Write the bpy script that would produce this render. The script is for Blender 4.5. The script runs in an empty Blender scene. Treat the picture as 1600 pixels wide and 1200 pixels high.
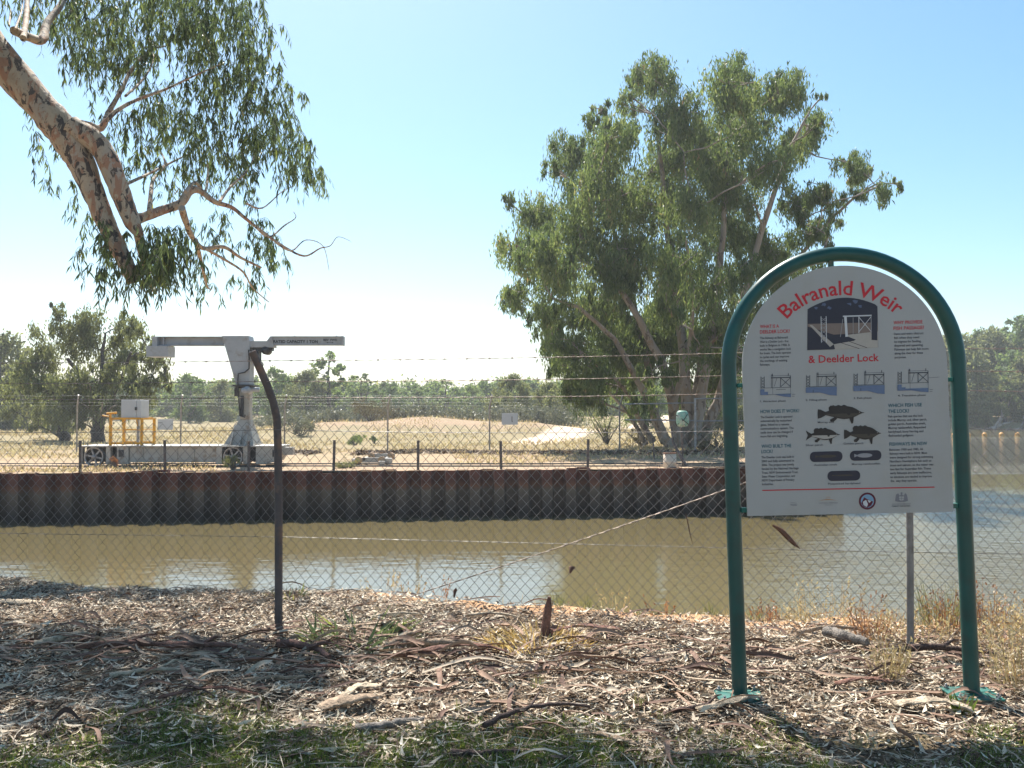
import bpy, math, random
import numpy as np
from mathutils import Vector, Matrix
R = math.radians
random.seed(7)
# ------------------------------------------------------------------ camera
scn = bpy.context.scene
EYE = 1.55
F = 1385.0
HZ = 640.0
cd = bpy.data.cameras.new('camera'); cam = bpy.data.objects.new('camera', cd)
scn.collection.objects.link(cam)
cd.sensor_width = 36; cd.lens = 36 * F / 1600; cd.clip_start = 0.05; cd.clip_end = 6000
PITCH = math.atan((HZ - 600) / F)
cam.location = (0, 0, EYE); cam.rotation_euler = (R(90) + PITCH, 0, 0)
scn.camera = cam
# ------------------------------------------------------------------ sky, sun, exposure
SUN_EL, SUN_AZ = R(55), R(19)          # azimuth measured left of the view direction (+Y)
w = bpy.data.worlds.new('World'); scn.world = w; w.use_nodes = True
nt = w.node_tree; bg = nt.nodes['Background']
sk = nt.nodes.new('ShaderNodeTexSky'); sk.sky_type = 'NISHITA'; sk.sun_disc = False
sk.sun_elevation = SUN_EL; sk.sun_rotation = -SUN_AZ
sk.altitude = 60; sk.air_density = 1.0; sk.dust_density = 1.0; sk.ozone_density = 1.6
hs = nt.nodes.new('ShaderNodeHueSaturation'); hs.inputs['Saturation'].default_value = 1.2; hs.inputs['Hue'].default_value = .484
nt.links.new(sk.outputs[0], hs.inputs['Color']); nt.links.new(hs.outputs[0], bg.inputs[0]); bg.inputs[1].default_value = 0.083
sd = bpy.data.lights.new('sun', 'SUN'); sun = bpy.data.objects.new('sun', sd); scn.collection.objects.link(sun)
sd.energy = 5.0; sd.angle = R(0.53); sd.color = (1.0, 0.95, 0.86)
sv = Vector((-math.sin(SUN_AZ) * math.cos(SUN_EL), math.cos(SUN_AZ) * math.cos(SUN_EL), math.sin(SUN_EL)))
sun.rotation_euler = sv.to_track_quat('Z', 'Y').to_euler()
scn.view_settings.view_transform = 'Standard'; scn.view_settings.look = 'None'
scn.view_settings.exposure = 1.13; scn.view_settings.gamma = 1
scn.cycles.max_bounces = 6; scn.cycles.transparent_max_bounces = 8
scn.cycles.sample_clamp_indirect = 6

# ------------------------------------------------------------------ helpers
def link(o): scn.collection.objects.link(o); return o
def tag(o, label=None, cat=None, group=None, kind=None):
    if label: o['label'] = label
    if cat: o['category'] = cat
    if group: o['group'] = group
    if kind: o['kind'] = kind
    return o
def empty(name, loc, label=None, cat=None, group=None, rz=0.0):
    o = bpy.data.objects.new(name, None); link(o); o.location = loc; o.rotation_euler = (0, 0, rz)
    o.empty_display_size = .1
    return tag(o, label, cat, group)
def P(px, py, Y):
    """world point seen at photo pixel (px,py) at depth Y"""
    t = (600 - py) / F
    c, s = math.cos(PITCH), math.sin(PITCH)
    # ray = forward + t*up
    fy, fz = c - t * s, s + t * c
    k = Y / fy
    return Vector(((px - 800) / F * k, Y, EYE + fz * k))
def zat(py, Y): return P(800, py, Y).z

class MB:
    def __init__(s): s.v = []; s.f = []; s.m = []; s.sm = []
    def add(s, vs, fs, m=0, smooth=False):
        b = len(s.v); s.v.extend([tuple(q) for q in vs])
        for f in fs: s.f.append(tuple(b + i for i in f)); s.m.append(m); s.sm.append(smooth)
    def box(s, x0, x1, y0, y1, z0, z1, m=0, M=None, bev=0.0):
        if bev > 0:
            b = min(bev, (x1-x0)/3, (y1-y0)/3, (z1-z0)/3)
            vs = []
            for (z, i) in ((z0, b), (z0+b, 0), (z1-b, 0), (z1, b)):
                for (x, y) in ((x0+i, y0+i+b), (x0+i+b, y0+i), (x1-i-b, y0+i), (x1-i, y0+i+b), (x1-i, y1-i-b), (x1-i-b, y1-i), (x0+i+b, y1-i), (x0+i, y1-i-b)):
                    vs.append(Vector((x, y, z)))
            fs = [tuple(range(7, -1, -1)), tuple(range(24, 32))]
            for k in range(3):
                for j in range(8): fs.append((k*8+j, k*8+(j+1) % 8, (k+1)*8+(j+1) % 8, (k+1)*8+j))
        else:
            vs = [Vector(q) for q in ((x0,y0,z0),(x1,y0,z0),(x1,y1,z0),(x0,y1,z0),(x0,y0,z1),(x1,y0,z1),(x1,y1,z1),(x0,y1,z1))]
            fs = [(3,2,1,0),(4,5,6,7),(0,1,5,4),(1,2,6,5),(2,3,7,6),(3,0,4,7)]
        if M is not None: vs = [M @ q for q in vs]
        s.add(vs, fs, m)
    def prism(s, poly, y0, y1, m=0):            # poly in x,z extruded along y
        n = len(poly)
        vs = [(x, y0, z) for x, z in poly] + [(x, y1, z) for x, z in poly]
        fs = [tuple(range(n)), tuple(range(2*n-1, n-1, -1))] + [(i, n+i, n+(i+1) % n, (i+1) % n) for i in range(n)]
        s.add(vs, fs, m)
    def tube(s, pts, rad, n=8, m=0, cap=True, jit=0.0, rnd=None):
        pts = [Vector(p) for p in pts]
        if not hasattr(rad, '__len__'): rad = [rad] * len(pts)
        t0 = (pts[1] - pts[0]).normalized()
        up = Vector((0, 0, 1)) if abs(t0.z) < .9 else Vector((1, 0, 0))
        a = t0.cross(up).normalized()
        vs = []
        for i, p in enumerate(pts):
            if i == 0: t = pts[1] - pts[0]
            elif i == len(pts) - 1: t = pts[-1] - pts[-2]
            else: t = pts[i+1] - pts[i-1]
            t.normalize(); a = (a - t * a.dot(t)); a.normalize(); b = t.cross(a)
            for k in range(n):
                an = 2 * math.pi * k / n
                rr = rad[i] * (1 + (rnd.uniform(-jit, jit) if rnd else 0))
                vs.append(p + (a * math.cos(an) + b * math.sin(an)) * rr)
        fs = [(i*n+k, i*n+(k+1) % n, (i+1)*n+(k+1) % n, (i+1)*n+k) for i in range(len(pts)-1) for k in range(n)]
        s.add(vs, fs, m, True)
        if cap:
            L = len(pts)
            s.add(vs[:n], [tuple(range(n-1, -1, -1))], m); s.add(vs[(L-1)*n:], [tuple(range(n))], m)
    def lathe(s, prof, c, axis='y', n=24, m=0, smooth=True):   # prof (r, t) along axis
        vs = []
        for r, t in prof:
            for k in range(n):
                an = 2*math.pi*k/n; u, v = r*math.cos(an), r*math.sin(an)
                q = {'y': (u, t, v), 'z': (u, v, t), 'x': (t, u, v)}[axis]
                vs.append((c[0]+q[0], c[1]+q[1], c[2]+q[2]))
        fs = [(i*n+k, i*n+(k+1) % n, (i+1)*n+(k+1) % n, (i+1)*n+k) for i in range(len(prof)-1) for k in range(n)]
        s.add(vs, fs, m, smooth)
    def build(s, name, mats, parent=None):
        me = bpy.data.meshes.new(name); me.from_pydata(s.v, [], s.f)
        if not isinstance(mats, (list, tuple)): mats = [mats]
        for q in mats: me.materials.append(q)
        if s.f:
            me.polygons.foreach_set('material_index', s.m); me.polygons.foreach_set('use_smooth', s.sm)
        me.update(); o = bpy.data.objects.new(name, me); link(o)
        if parent: o.parent = parent
        return o
def npmesh(name, V, Fc, mats, rnd=None, parent=None, smooth=False, midx=None, quad=None):
    """V Nx3, Fc MxK ints, all faces same size"""
    me = bpy.data.meshes.new(name); V = np.asarray(V, np.float32); Fc = np.asarray(Fc, np.int32)
    M, K = Fc.shape
    me.vertices.add(len(V)); me.vertices.foreach_set('co', V.ravel())
    me.loops.add(M*K); me.loops.foreach_set('vertex_index', Fc.ravel())
    me.polygons.add(M); me.polygons.foreach_set('loop_start', np.arange(0, M*K, K, dtype=np.int32))
    me.polygons.foreach_set('loop_total', np.full(M, K, np.int32))
    me.polygons.foreach_set('use_smooth', np.full(M, smooth))
    if not isinstance(mats, (list, tuple)): mats = [mats]
    for q in mats: me.materials.append(q)
    if midx is not None: me.polygons.foreach_set('material_index', np.asarray(midx, np.int32))
    me.update(calc_edges=True)
    if rnd is not None:
        at = me.attributes.new('rnd', 'FLOAT', 'FACE'); at.data.foreach_set('value', np.asarray(rnd, np.float32))
    o = bpy.data.objects.new(name, me); link(o)
    if parent: o.parent = parent
    return o

# ------------------------------------------------------------------ materials
class G:
    def __init__(s, name):
        s.mt = bpy.data.materials.new(name); s.mt.use_nodes = True; s.t = s.mt.node_tree
        s.b = s.t.nodes['Principled BSDF']; s.out = s.t.nodes['Material Output']
    def n(s, typ, **kw):
        q = s.t.nodes.new(typ)
        for k, v in kw.items(): setattr(q, k, v)
        return q
    def l(s, a, b): s.t.links.new(a, b)
    def coord(s, obj=True, scale=(1, 1, 1)):
        tc = s.n('ShaderNodeTexCoord'); mp = s.n('ShaderNodeMapping'); mp.inputs['Scale'].default_value = scale
        s.l(tc.outputs['Object' if obj else 'Generated'], mp.inputs[0]); return mp.outputs[0]
    def noise(s, vec, scale, detail=4, rough=.55, dist=0.0):
        q = s.n('ShaderNodeTexNoise'); q.inputs['Scale'].default_value = scale; q.inputs['Detail'].default_value = detail
        q.inputs['Roughness'].default_value = rough; q.inputs['Distortion'].default_value = dist
        s.l(vec, q.inputs['Vector']); return q.outputs[0]
    def ramp(s, fac, stops, const=False):
        q = s.n('ShaderNodeValToRGB'); e = q.color_ramp.elements
        while len(e) < len(stops): e.new(0.5)
        for i, (p, c) in enumerate(stops): e[i].position = p; e[i].color = (*c, 1) if len(c) == 3 else c
        if const: q.color_ramp.interpolation = 'CONSTANT'
        s.l(fac, q.inputs[0]); return q.outputs[0]
    def mix(s, fac, a, b, mode='MIX'):
        q = s.n('ShaderNodeMix'); q.data_type = 'RGBA'; q.blend_type = mode
        for sock, v in ((q.inputs[0], fac), (q.inputs[6], a), (q.inputs[7], b)):
            if isinstance(v, (int, float)): sock.default_value = v
            elif isinstance(v, (tuple, list)): sock.default_value = (*v, 1)
            else: s.l(v, sock)
        return q.outputs[2]
    def math(s, op, a, b=None, c=None, clamp=False):
        q = s.n('ShaderNodeMath'); q.operation = op; q.use_clamp = clamp
        for i, v in enumerate((a, b, c)):
            if v is None: continue
            if isinstance(v, (int, float)): q.inputs[i].default_value = v
            else: s.l(v, q.inputs[i])
        return q.outputs[0]
    def bump(s, h, strength=.3, dist=.01):
        q = s.n('ShaderNodeBump'); q.inputs['Strength'].default_value = strength; q.inputs['Distance'].default_value = dist
        s.l(h, q.inputs['Height']); s.l(q.outputs[0], s.b.inputs['Normal']); return q
    def color(s, c):
        if isinstance(c, tuple): s.b.inputs['Base Color'].default_value = (*c, 1)
        else: s.l(c, s.b.inputs['Base Color'])
    def rough(s, v): s.b.inputs['Roughness'].default_value = v
def simple(name, col, rough=.6, metal=0.0, var=.25, scale=6, bump=.15, bd=.003, dirt=None, dscale=3, stretch=(1,1,1)):
    g = G(name); v = g.coord(scale=stretch)
    n1 = g.noise(v, scale, 5)
    lo = tuple(c * (1 - var) for c in col); hi = tuple(min(1, c * (1 + var)) for c in col)
    c = g.ramp(n1, [(.3, lo), (.7, hi)])
    if dirt:
        n2 = g.noise(v, dscale, 6, .65)
        c = g.mix(g.ramp(n2, [(.52, (0,0,0)), (.68, (1,1,1))]), c, dirt)
    g.color(c); g.rough(rough); g.b.inputs['Metallic'].default_value = metal
    g.bump(g.noise(v, scale*6, 4), bump, bd)
    return g.mt
def flat(name, col, rough=.5):
    g = G(name); g.color(col); g.rough(rough); g.b.inputs['Specular IOR Level'].default_value = .3
    v = g.coord(); n = g.noise(v, 60, 2)
    g.color(g.mix(n, tuple(c*.92 for c in col), tuple(min(1, c*1.08) for c in col)))
    return g.mt
def leafmat(name, stops, transl=.45, rough=.42):
    """stops over the per-leaf random attribute"""
    g = G(name); a = g.n('ShaderNodeAttribute'); a.attribute_name = 'rnd'
    oi = g.n('ShaderNodeObjectInfo')
    f = g.math('ADD', a.outputs['Fac'], g.math('MULTIPLY', g.math('SUBTRACT', oi.outputs['Random'], .5), .25), clamp=True)
    c = g.ramp(f, stops)
    g.color(c); g.rough(rough); g.b.inputs['Specular IOR Level'].default_value = .35
    tr = g.n('ShaderNodeBsdfTranslucent'); g.l(g.mix(.5, c, g.mix(1.0, c, (1.3, 1.25, .5), 'MULTIPLY')), tr.inputs[0])
    mx = g.n('ShaderNodeMixShader'); mx.inputs[0].default_value = transl
    g.l(g.b.outputs[0], mx.inputs[1]); g.l(tr.outputs[0], mx.inputs[2]); g.l(mx.outputs[0], g.out.inputs[0])
    return g.mt
def attrmat(name, stops, rough=.8, const=False, spec=.25):
    g = G(name); a = g.n('ShaderNodeAttribute'); a.attribute_name = 'rnd'
    c = g.ramp(a.outputs['Fac'], stops, const)
    v = g.coord(); c = g.mix(g.noise(v, 40, 4), g.mix(1.0, c, (.72, .72, .72), 'MULTIPLY'), c)
    g.color(c); g.rough(rough); g.b.inputs['Specular IOR Level'].default_value = spec
    return g.mt

M = {}
M['galv'] = simple('galvanised_steel', (.33, .33, .34), .5, .6, .2, 8, dirt=(.2, .17, .15), dscale=5)
M['galvdark'] = simple('dull_galvanised', (.20, .20, .205), .6, .4, .25, 9, dirt=(.12, .10, .09), dscale=7)
M['wire'] = simple('fence_wire', (.21, .20, .195), .5, .55, .25, 20)
M['barb'] = simple('barbed_wire', (.27, .22, .19), .6, .5, .3, 20)
M['post'] = simple('weathered_post', (.10, .085, .085), .65, .3, .3, 6, dirt=(.2, .13, .1), dscale=7)
M['green'] = simple('green_paint', (.002, .068, .063), .36, 0, .2, 5, bump=.08, dirt=(.012, .05, .048), dscale=6)
M['greendirt'] = simple('green_plate_paint', (.004, .12, .10), .6, 0, .2, 9, dirt=(.10, .09, .06), dscale=10)
M['paint'] = simple('grey_crane_paint', (.37, .385, .41), .5, 0, .08, 3, dirt=(.29, .27, .25), dscale=4)
M['paint2'] = simple('pale_chassis_paint', (.40, .385, .35), .6, 0, .12, 4, dirt=(.25, .19, .14), dscale=4.5)
M['dark'] = simple('dark_machinery', (.05, .05, .055), .5, .3, .3, 8)
M['yellow'] = simple('yellow_paint', (.68, .33, .02), .5, 0, .15, 6, dirt=(.4, .2, .06), dscale=8)
M['cab'] = simple('cabinet_paint', (.52, .53, .54), .5, 0, .05, 4)
M['black'] = flat('black_paint', (.03, .03, .035))

def bark_gum(name, pale, blot, blotamt=.62, sc=1.0, patch=(.36, .2, .13)):
    g = G(name); v = g.coord(scale=(1, 1, .45))
    n1 = g.noise(v, 1.6*sc, 6, .6, .6); n2 = g.noise(v, 4.5*sc, 5, .6, 1.0); n3 = g.noise(v, 26*sc, 4)
    c = g.ramp(n1, [(.3, tuple(q*.72 for q in pale)), (.5, pale), (.66, (.5*pale[0]+.16, .5*pale[1]+.15, .5*pale[2]+.15))])
    c = g.mix(g.ramp(n2, [(blotamt-.03, (0,0,0)), (blotamt+.01, (1,1,1))]), c, patch)
    n4 = g.noise(v, 6.5*sc, 5, .62, .7)
    c = g.mix(g.ramp(n4, [(blotamt-.01, (0,0,0)), (blotamt+.02, (1,1,1))]), c, blot)
    c = g.mix(g.ramp(n3, [(.3, (0,0,0)), (.8, (.35,.35,.35))]), c, tuple(q*.5 for q in pale))
    g.color(c); g.rough(.8); g.bump(g.math('ADD', n3, g.math('MULTIPLY', n4, 2.0)), .5, .012)
    return g.mt
M['bark_near'] = bark_gum('smooth_gum_bark', (.46, .38, .28), (.055, .045, .045), .555, 2.0)
M['bark_far'] = bark_gum('pale_gum_bark', (.40, .33, .27), (.12, .09, .08), .55, .6, (.25, .17, .12))
M['bark_pale'] = bark_gum('cream_gum_bark', (.38, .32, .27), (.16, .12, .10), .57, .6, (.33, .24, .17))
M['bark_dark'] = bark_gum('rough_dark_bark', (.12, .10, .09), (.04, .035, .035), .5, .8, (.09, .07, .06))
M['leaf_near'] = leafmat('gum_leaves_near', [(0, (0.055, 0.086, 0.055)), (.45, (0.118, 0.164, 0.094)), (.72, (0.187, 0.242, 0.094)), (.88, (0.312, 0.359, 0.094)), (1, (0.437, 0.312, 0.172))], .5)
M['leaf_big'] = leafmat('gum_leaves', [(0, (.060, .10, .045)), (.4, (.13, .185, .08)), (.75, (.22, .275, .11)), (.93, (.28, .31, .14)), (1, (.34, .24, .15))], .5, .5)
M['leaf_olive'] = leafmat('olive_leaves', [(0, (.12, .13, .065)), (.5, (.21, .235, .12)), (.85, (.30, .32, .16)), (1, (.36, .30, .17))], .5, .6)
M['leaf_bg'] = leafmat('distant_leaves', [(0, (.085, .135, .06)), (.5, (.17, .235, .10)), (.85, (.27, .33, .14)), (1, (.34, .33, .17))], .5, .6)
M['leaf_salt'] = leafmat('saltbush_leaves', [(0, (.10, .11, .085)), (.5, (.19, .20, .15)), (.85, (.27, .27, .2)), (1, (.3, .24, .18))], .3)
M['leaf_brown'] = leafmat('dry_shrub_leaves', [(0, (.09, .075, .05)), (.5, (.17, .15, .09)), (.85, (.25, .22, .14)), (1, (.3, .2, .15))], .3)
M['grassgreen'] = leafmat('green_grass', [(0, (0.072, 0.108, 0.024)), (.5, (0.144, 0.204, 0.048)), (.85, (0.240, 0.300, 0.084)), (1, (0.420, 0.360, 0.144))], .4)
M['straw'] = leafmat('dry_straw', [(0, (.30, .22, .14)), (.5, (.46, .37, .24)), (.85, (.6, .52, .37)), (1, (.34, .2, .12))], .4)
M['straw_gold'] = leafmat('golden_straw', [(0, (.45, .30, .12)), (.5, (.70, .50, .22)), (1, (.85, .68, .38))], .3)
M['weedgreen'] = leafmat('grey_green_weed', [(0, (.10, .13, .06)), (.5, (.2, .22, .1)), (1, (.36, .32, .17))], .4)
M['weedred'] = leafmat('red_brown_weed', [(0, (.2, .09, .05)), (.6, (.34, .16, .09)), (1, (.48, .3, .18))], .35)
M['litter'] = attrmat('leaf_litter', [(0, (.035, .024, .018)), (.2, (.11, .07, .048)), (.34, (.30, .21, .145)), (.48, (.57, .45, .33)), (.66, (.78, .66, .50)), (.94, (.86, .79, .65)), (1, (.34, .32, .25))])
M['barkstrip'] = attrmat('fallen_bark', [(0, (.09, .05, .04)), (.3, (.2, .12, .09)), (.55, (.33, .21, .15)), (.8, (.48, .36, .26)), (1, (.65, .54, .41))])

# ---- ground materials
def near_ground_mat():
    g = G('bank_soil'); v = g.coord()
    n = g.noise(v, 2.2, 6, .6); n2 = g.noise(v, 38, 6, .7); n3 = g.noise(v, 120, 3)
    c = g.ramp(n2, [(.3, (.06, .04, .028)), (.5, (.20, .14, .095)), (.7, (.42, .31, .22))])
    # sandy orange lip by the water: follows the crest line
    sep = g.n('ShaderNodeSeparateXYZ'); tc = g.n('ShaderNodeTexCoord'); g.l(tc.outputs['Object'], sep.inputs[0])
    d = g.math('SUBTRACT', sep.outputs[1], g.math('SUBTRACT', 7.27, g.math('MULTIPLY', sep.outputs[0], .2)))
    dd = g.math('ADD', d, g.math('MULTIPLY', g.math('SUBTRACT', n, .5), 1.6))
    right = g.math('MULTIPLY', sep.outputs[0], .12)
    fac = g.math('ADD', g.math('ADD', dd, right), .75, clamp=True)
    fac = g.ramp(fac, [(.15, (0,0,0)), (.5, (1,1,1))])
    sand = g.ramp(n2, [(.3, (.42, .23, .12)), (.6, (.6, .37, .21)), (.8, (.68, .48, .3))])
    c = g.mix(fac, c, sand)
    green = g.ramp(g.noise(v, 1.3, 4), [(.5, (0,0,0)), (.62, (1,1,1))])
    lowy = g.math('SUBTRACT', 5.0, sep.outputs[1], clamp=True)
    c = g.mix(g.math('MULTIPLY', g.math('MULTIPLY', green, lowy), .55), c, (.10, .12, .04))
    g.color(c); g.rough(.95); g.b.inputs['Specular IOR Level'].default_value = .15
    g.bump(g.math('ADD', n2, g.math('MULTIPLY', n3, .5)), .9, .02)
    return g.mt
def far_ground_mat():
    g = G('dry_paddock'); v = g.coord()
    n = g.noise(v, .09, 6, .6); n2 = g.noise(v, .55, 6, .65); n3 = g.noise(v, 5, 5, .7)
    straw = g.ramp(n3, [(.3, (.21, .17, .095)), (.55, (.31, .255, .15)), (.75, (.40, .34, .225))])
    sand = g.ramp(n3, [(.3, (.31, .205, .135)), (.6, (.42, .31, .215)), (.8, (.50, .395, .30))])
    sep = g.n('ShaderNodeSeparateXYZ'); tc = g.n('ShaderNodeTexCoord'); g.l(tc.outputs['Object'], sep.inputs[0])
    z = sep.outputs[2]
    # bare sandy earth: near the wall, and on the mound
    dw = g.math('SUBTRACT', sep.outputs[1], g.math('ADD', 24.47, g.math('MULTIPLY', sep.outputs[0], .108)))
    near = g.math('SUBTRACT', 1.15, g.math('DIVIDE', dw, 16.0), clamp=True)
    mound = g.math('MULTIPLY', g.math('ADD', z, -.12), 1.6, clamp=True)
    f = g.math('MAXIMUM', g.math('MULTIPLY', near, .9), mound)
    f = g.math('ADD', f, g.math('MULTIPLY', g.math('SUBTRACT', n2, .5), 2.2), clamp=True)
    c = g.mix(f, straw, sand)
    # bluish grey-green low weeds in patches
    c = g.mix(g.ramp(g.noise(v, .35, 5, .7), [(.56, (0,0,0)), (.7, (.55,.55,.55))]), c, (.20, .21, .12))
    # the light vehicle track that runs behind the mound
    tr = g.math('ABSOLUTE', g.math('SUBTRACT', sep.outputs[0], g.math('ADD', 1.0, g.math('MULTIPLY', g.math('SUBTRACT', sep.outputs[1], 46.0), .25))))
    trf = g.math('SUBTRACT', 1.0, g.math('DIVIDE', g.math('ADD', tr, g.math('MULTIPLY', g.math('SUBTRACT', n2, .5), 1.5)), 1.9), clamp=True)
    trf = g.math('MULTIPLY', trf, g.math('MULTIPLY', g.math('SUBTRACT', sep.outputs[1], 42.0), .2, clamp=True))
    c = g.mix(g.ramp(trf, [(.1, (0,0,0)), (.45, (1,1,1))]), c, (.68, .54, .42))
    g.color(c); g.rough(.95); g.b.inputs['Specular IOR Level'].default_value = .1
    g.bump(n3, .8, .08)
    return g.mt
def water_mat():
    g = G('river_water'); tc = g.n('ShaderNodeTexCoord'); mp = g.n('ShaderNodeMapping'); mp.inputs['Scale'].default_value = (.55, 1, 1)
    g.l(tc.outputs['Object'], mp.inputs[0]); v = mp.outputs[0]
    big = g.noise(v, .10, 3, .5)
    g.color(g.mix(big, (.130, .105, .050), (.155, .127, .064)))
    g.rough(.06); g.b.inputs['IOR'].default_value = 1.62; g.b.inputs['Specular IOR Level'].default_value = .5
    a = g.noise(v, 3.2, 3, .55, .3); b = g.noise(v, 11, 3, .6)
    h = g.math('ADD', g.math('MULTIPLY', a, .8), g.math('MULTIPLY', b, .22))
    # wind lanes: bands of stronger ripples across the river
    mp2 = g.n('ShaderNodeMapping'); mp2.inputs['Scale'].default_value = (.012, .05, 1); g.l(tc.outputs['Object'], mp2.inputs[0])
    lanes = g.ramp(g.noise(mp2.outputs[0], 1.0, 3, .5, .5), [(.42, (.25,.25,.25)), (.58, (1,1,1))])
    sy = g.n('ShaderNodeSeparateXYZ'); g.l(tc.outputs['Object'], sy.inputs[0])
    yy = g.math('DIVIDE', g.math('ADD', sy.outputs[1], g.math('MULTIPLY', g.math('SUBTRACT', g.noise(mp2.outputs[0], 4, 3), .5), 8)), 120)
    lanes = g.mix(1.0, lanes, g.ramp(yy, [(.24, (1,1,1)), (.28, (.35,.35,.35)), (.34, (.3,.3,.3)), (.36, (14,14,14)), (.72, (14,14,14)), (.8, (.4,.4,.4))]), 'MULTIPLY')
    xr = g.n('ShaderNodeMapRange'); xr.inputs[1].default_value = 2.0; xr.inputs[2].default_value = 8.0; xr.inputs[3].default_value = 1.0; xr.inputs[4].default_value = 10.0
    xr.interpolation_type = 'SMOOTHSTEP'; g.l(sy.outputs[0], xr.inputs[0]); lanes = g.math('MULTIPLY', lanes, xr.outputs[0])
    bn = g.bump(h, .14, .10); g.l(g.math('MULTIPLY', lanes, .11), bn.inputs['Strength'])
    return g.mt
M['bank'] = near_ground_mat(); M['field'] = far_ground_mat(); M['water'] = water_mat()

# ------------------------------------------------------------------ terrain
rng = np.random.default_rng(3)
def vnoise(x, y, s, seed=0):
    """smooth value noise, numpy"""
    x = np.asarray(x) / s; y = np.asarray(y) / s
    xi = np.floor(x).astype(int); yi = np.floor(y).astype(int); fx = x - xi; fy = y - yi
    def h(a, b):
        q = np.sin(a * 127.1 + b * 311.7 + seed * 74.7) * 43758.5453; return q - np.floor(q)
    fx = fx*fx*(3-2*fx); fy = fy*fy*(3-2*fy)
    return (h(xi, yi)*(1-fx)+h(xi+1, yi)*fx)*(1-fy)+(h(xi, yi+1)*(1-fx)+h(xi+1, yi+1)*fx)*fy - .5
ZP, ZW = -0.12, -1.385
def crest(x): x = np.asarray(x, float); return 7.27 - .2*np.clip(x, -14, 14) + .012*np.clip(x, 0, 14)**2 + .35*vnoise(x, x*0, 1.3, 5)
def hb(x, y):
    x = np.asarray(x, float); y = np.asarray(y, float)
    d = y - crest(x)
    z = .06*vnoise(x, y, .9, 1) + .05*vnoise(x, y, .3, 2) + .025*vnoise(x, y, .11, 3)
    z = z + .04*np.exp(-((y-5.3)/.5)**2)*(.6+vnoise(x, y*0, 1.2, 8))     # raised rake line of bark
    z = z - np.where(d > -.6, .10*(d+.6)**2, 0) * (d < 0) - np.where(d >= 0, .036 + .40*d, 0)
    return np.maximum(z, -3.2)
def grid(name, xs, ys, hf, mt, ymap=None, smooth=True):
    X, Y = np.meshgrid(xs, ys)
    if ymap is not None: Y = ymap(X, Y)
    Z = hf(X, Y); V = np.stack([X, Y, Z], -1).reshape(-1, 3)
    nx, ny = len(xs), len(ys); i = np.arange(nx-1)[None, :] + nx*np.arange(ny-1)[:, None]; i = i.ravel()
    return npmesh(name, V, np.stack([i, i+1, i+1+nx, i+nx], 1), mt, smooth=smooth)
def geo(a, b, n, fine): # positions from a to b, starting with step fine and growing
    r = 1.0
    lo, hi = 1.0, 2.0
    for _ in range(60):
        r = (lo+hi)/2; s = fine*(r**n-1)/(r-1)
        if s > b-a: hi = r
        else: lo = r
    return a + fine*(r**np.arange(1, n+1)-1)/(r-1)
xs = np.concatenate([-geo(6, 400, 60, .08)[::-1], np.arange(-6, 6.01, .06), geo(6, 400, 60, .08)])
ys = np.concatenate([-geo(-3, 200, 40, .15)[::-1], np.arange(3, 9.5, .05), geo(9.5, 17, 20, .12)])
tag(grid('riverbank', xs, ys, hb, M['bank']), kind='structure')
def yw(x): return 24.47 + .108*np.clip(np.asarray(x, float), -60, 40)
def hf(x, y):
    g = lambda cx, cy, sx, sy, h: h*np.exp(-((x-cx)/sx)**2-((y-cy)/sy)**2)
    z = ZP + g(-6, 62, 3.6, 6, .85) + g(-12.5, 60, 4.5, 5, .65) + g(.8, 62, 4.5, 6, .75) + g(-6, 70, 13, 8, .45)
    t = np.clip((y-yw(x)-1)/6, 0, 1)
    z = z + t*(.10*vnoise(x, y, 3, 11) + .05*vnoise(x, y, .9, 12)) + np.clip((y-34)/30, 0, 1)*.28*vnoise(x, y, 14, 13)
    corner = (x > 9.40) & (y < float(yw(9.4))+6.8)
    xb = 9.6 + (y-25.5)*.33 + 1.5*vnoise(x*0, y, 6, 15)
    s = np.clip((x-xb)/5.0, 0, 1); s = s*s*(3-2*s)
    z1 = np.where(corner, -3.4, z*(1-s) - 3.4*s)
    y2 = 127 + 2.5*vnoise(x, y*0, 9, 16) + .02*np.abs(x-70)
    s2 = np.clip((y-y2)/7.0, 0, 1); z2 = -3.4 + 3.9*s2 + s2*.8*vnoise(x, y, 11, 17)
    return np.where(y > y2, np.maximum(z1, z2), z1)
xs = np.concatenate([-geo(30, 2500, 60, .5)[::-1], np.arange(-30, 30.01, .4), geo(30, 2500, 70, .45)])
ts = np.concatenate([np.arange(0, 16, .25), geo(16, 3500, 190, .3)])
tag(grid('ground', xs, ts, hf, M['field'], ymap=lambda X, Y: yw(X)+.12+Y), kind='structure')
wm = MB(); wm.add([(-700, 4, ZW), (900, 4, ZW), (900, 700, ZW), (-700, 700, ZW)], [(0, 1, 2, 3)])
tag(wm.build('river_water', M['water']), kind='structure')

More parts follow.
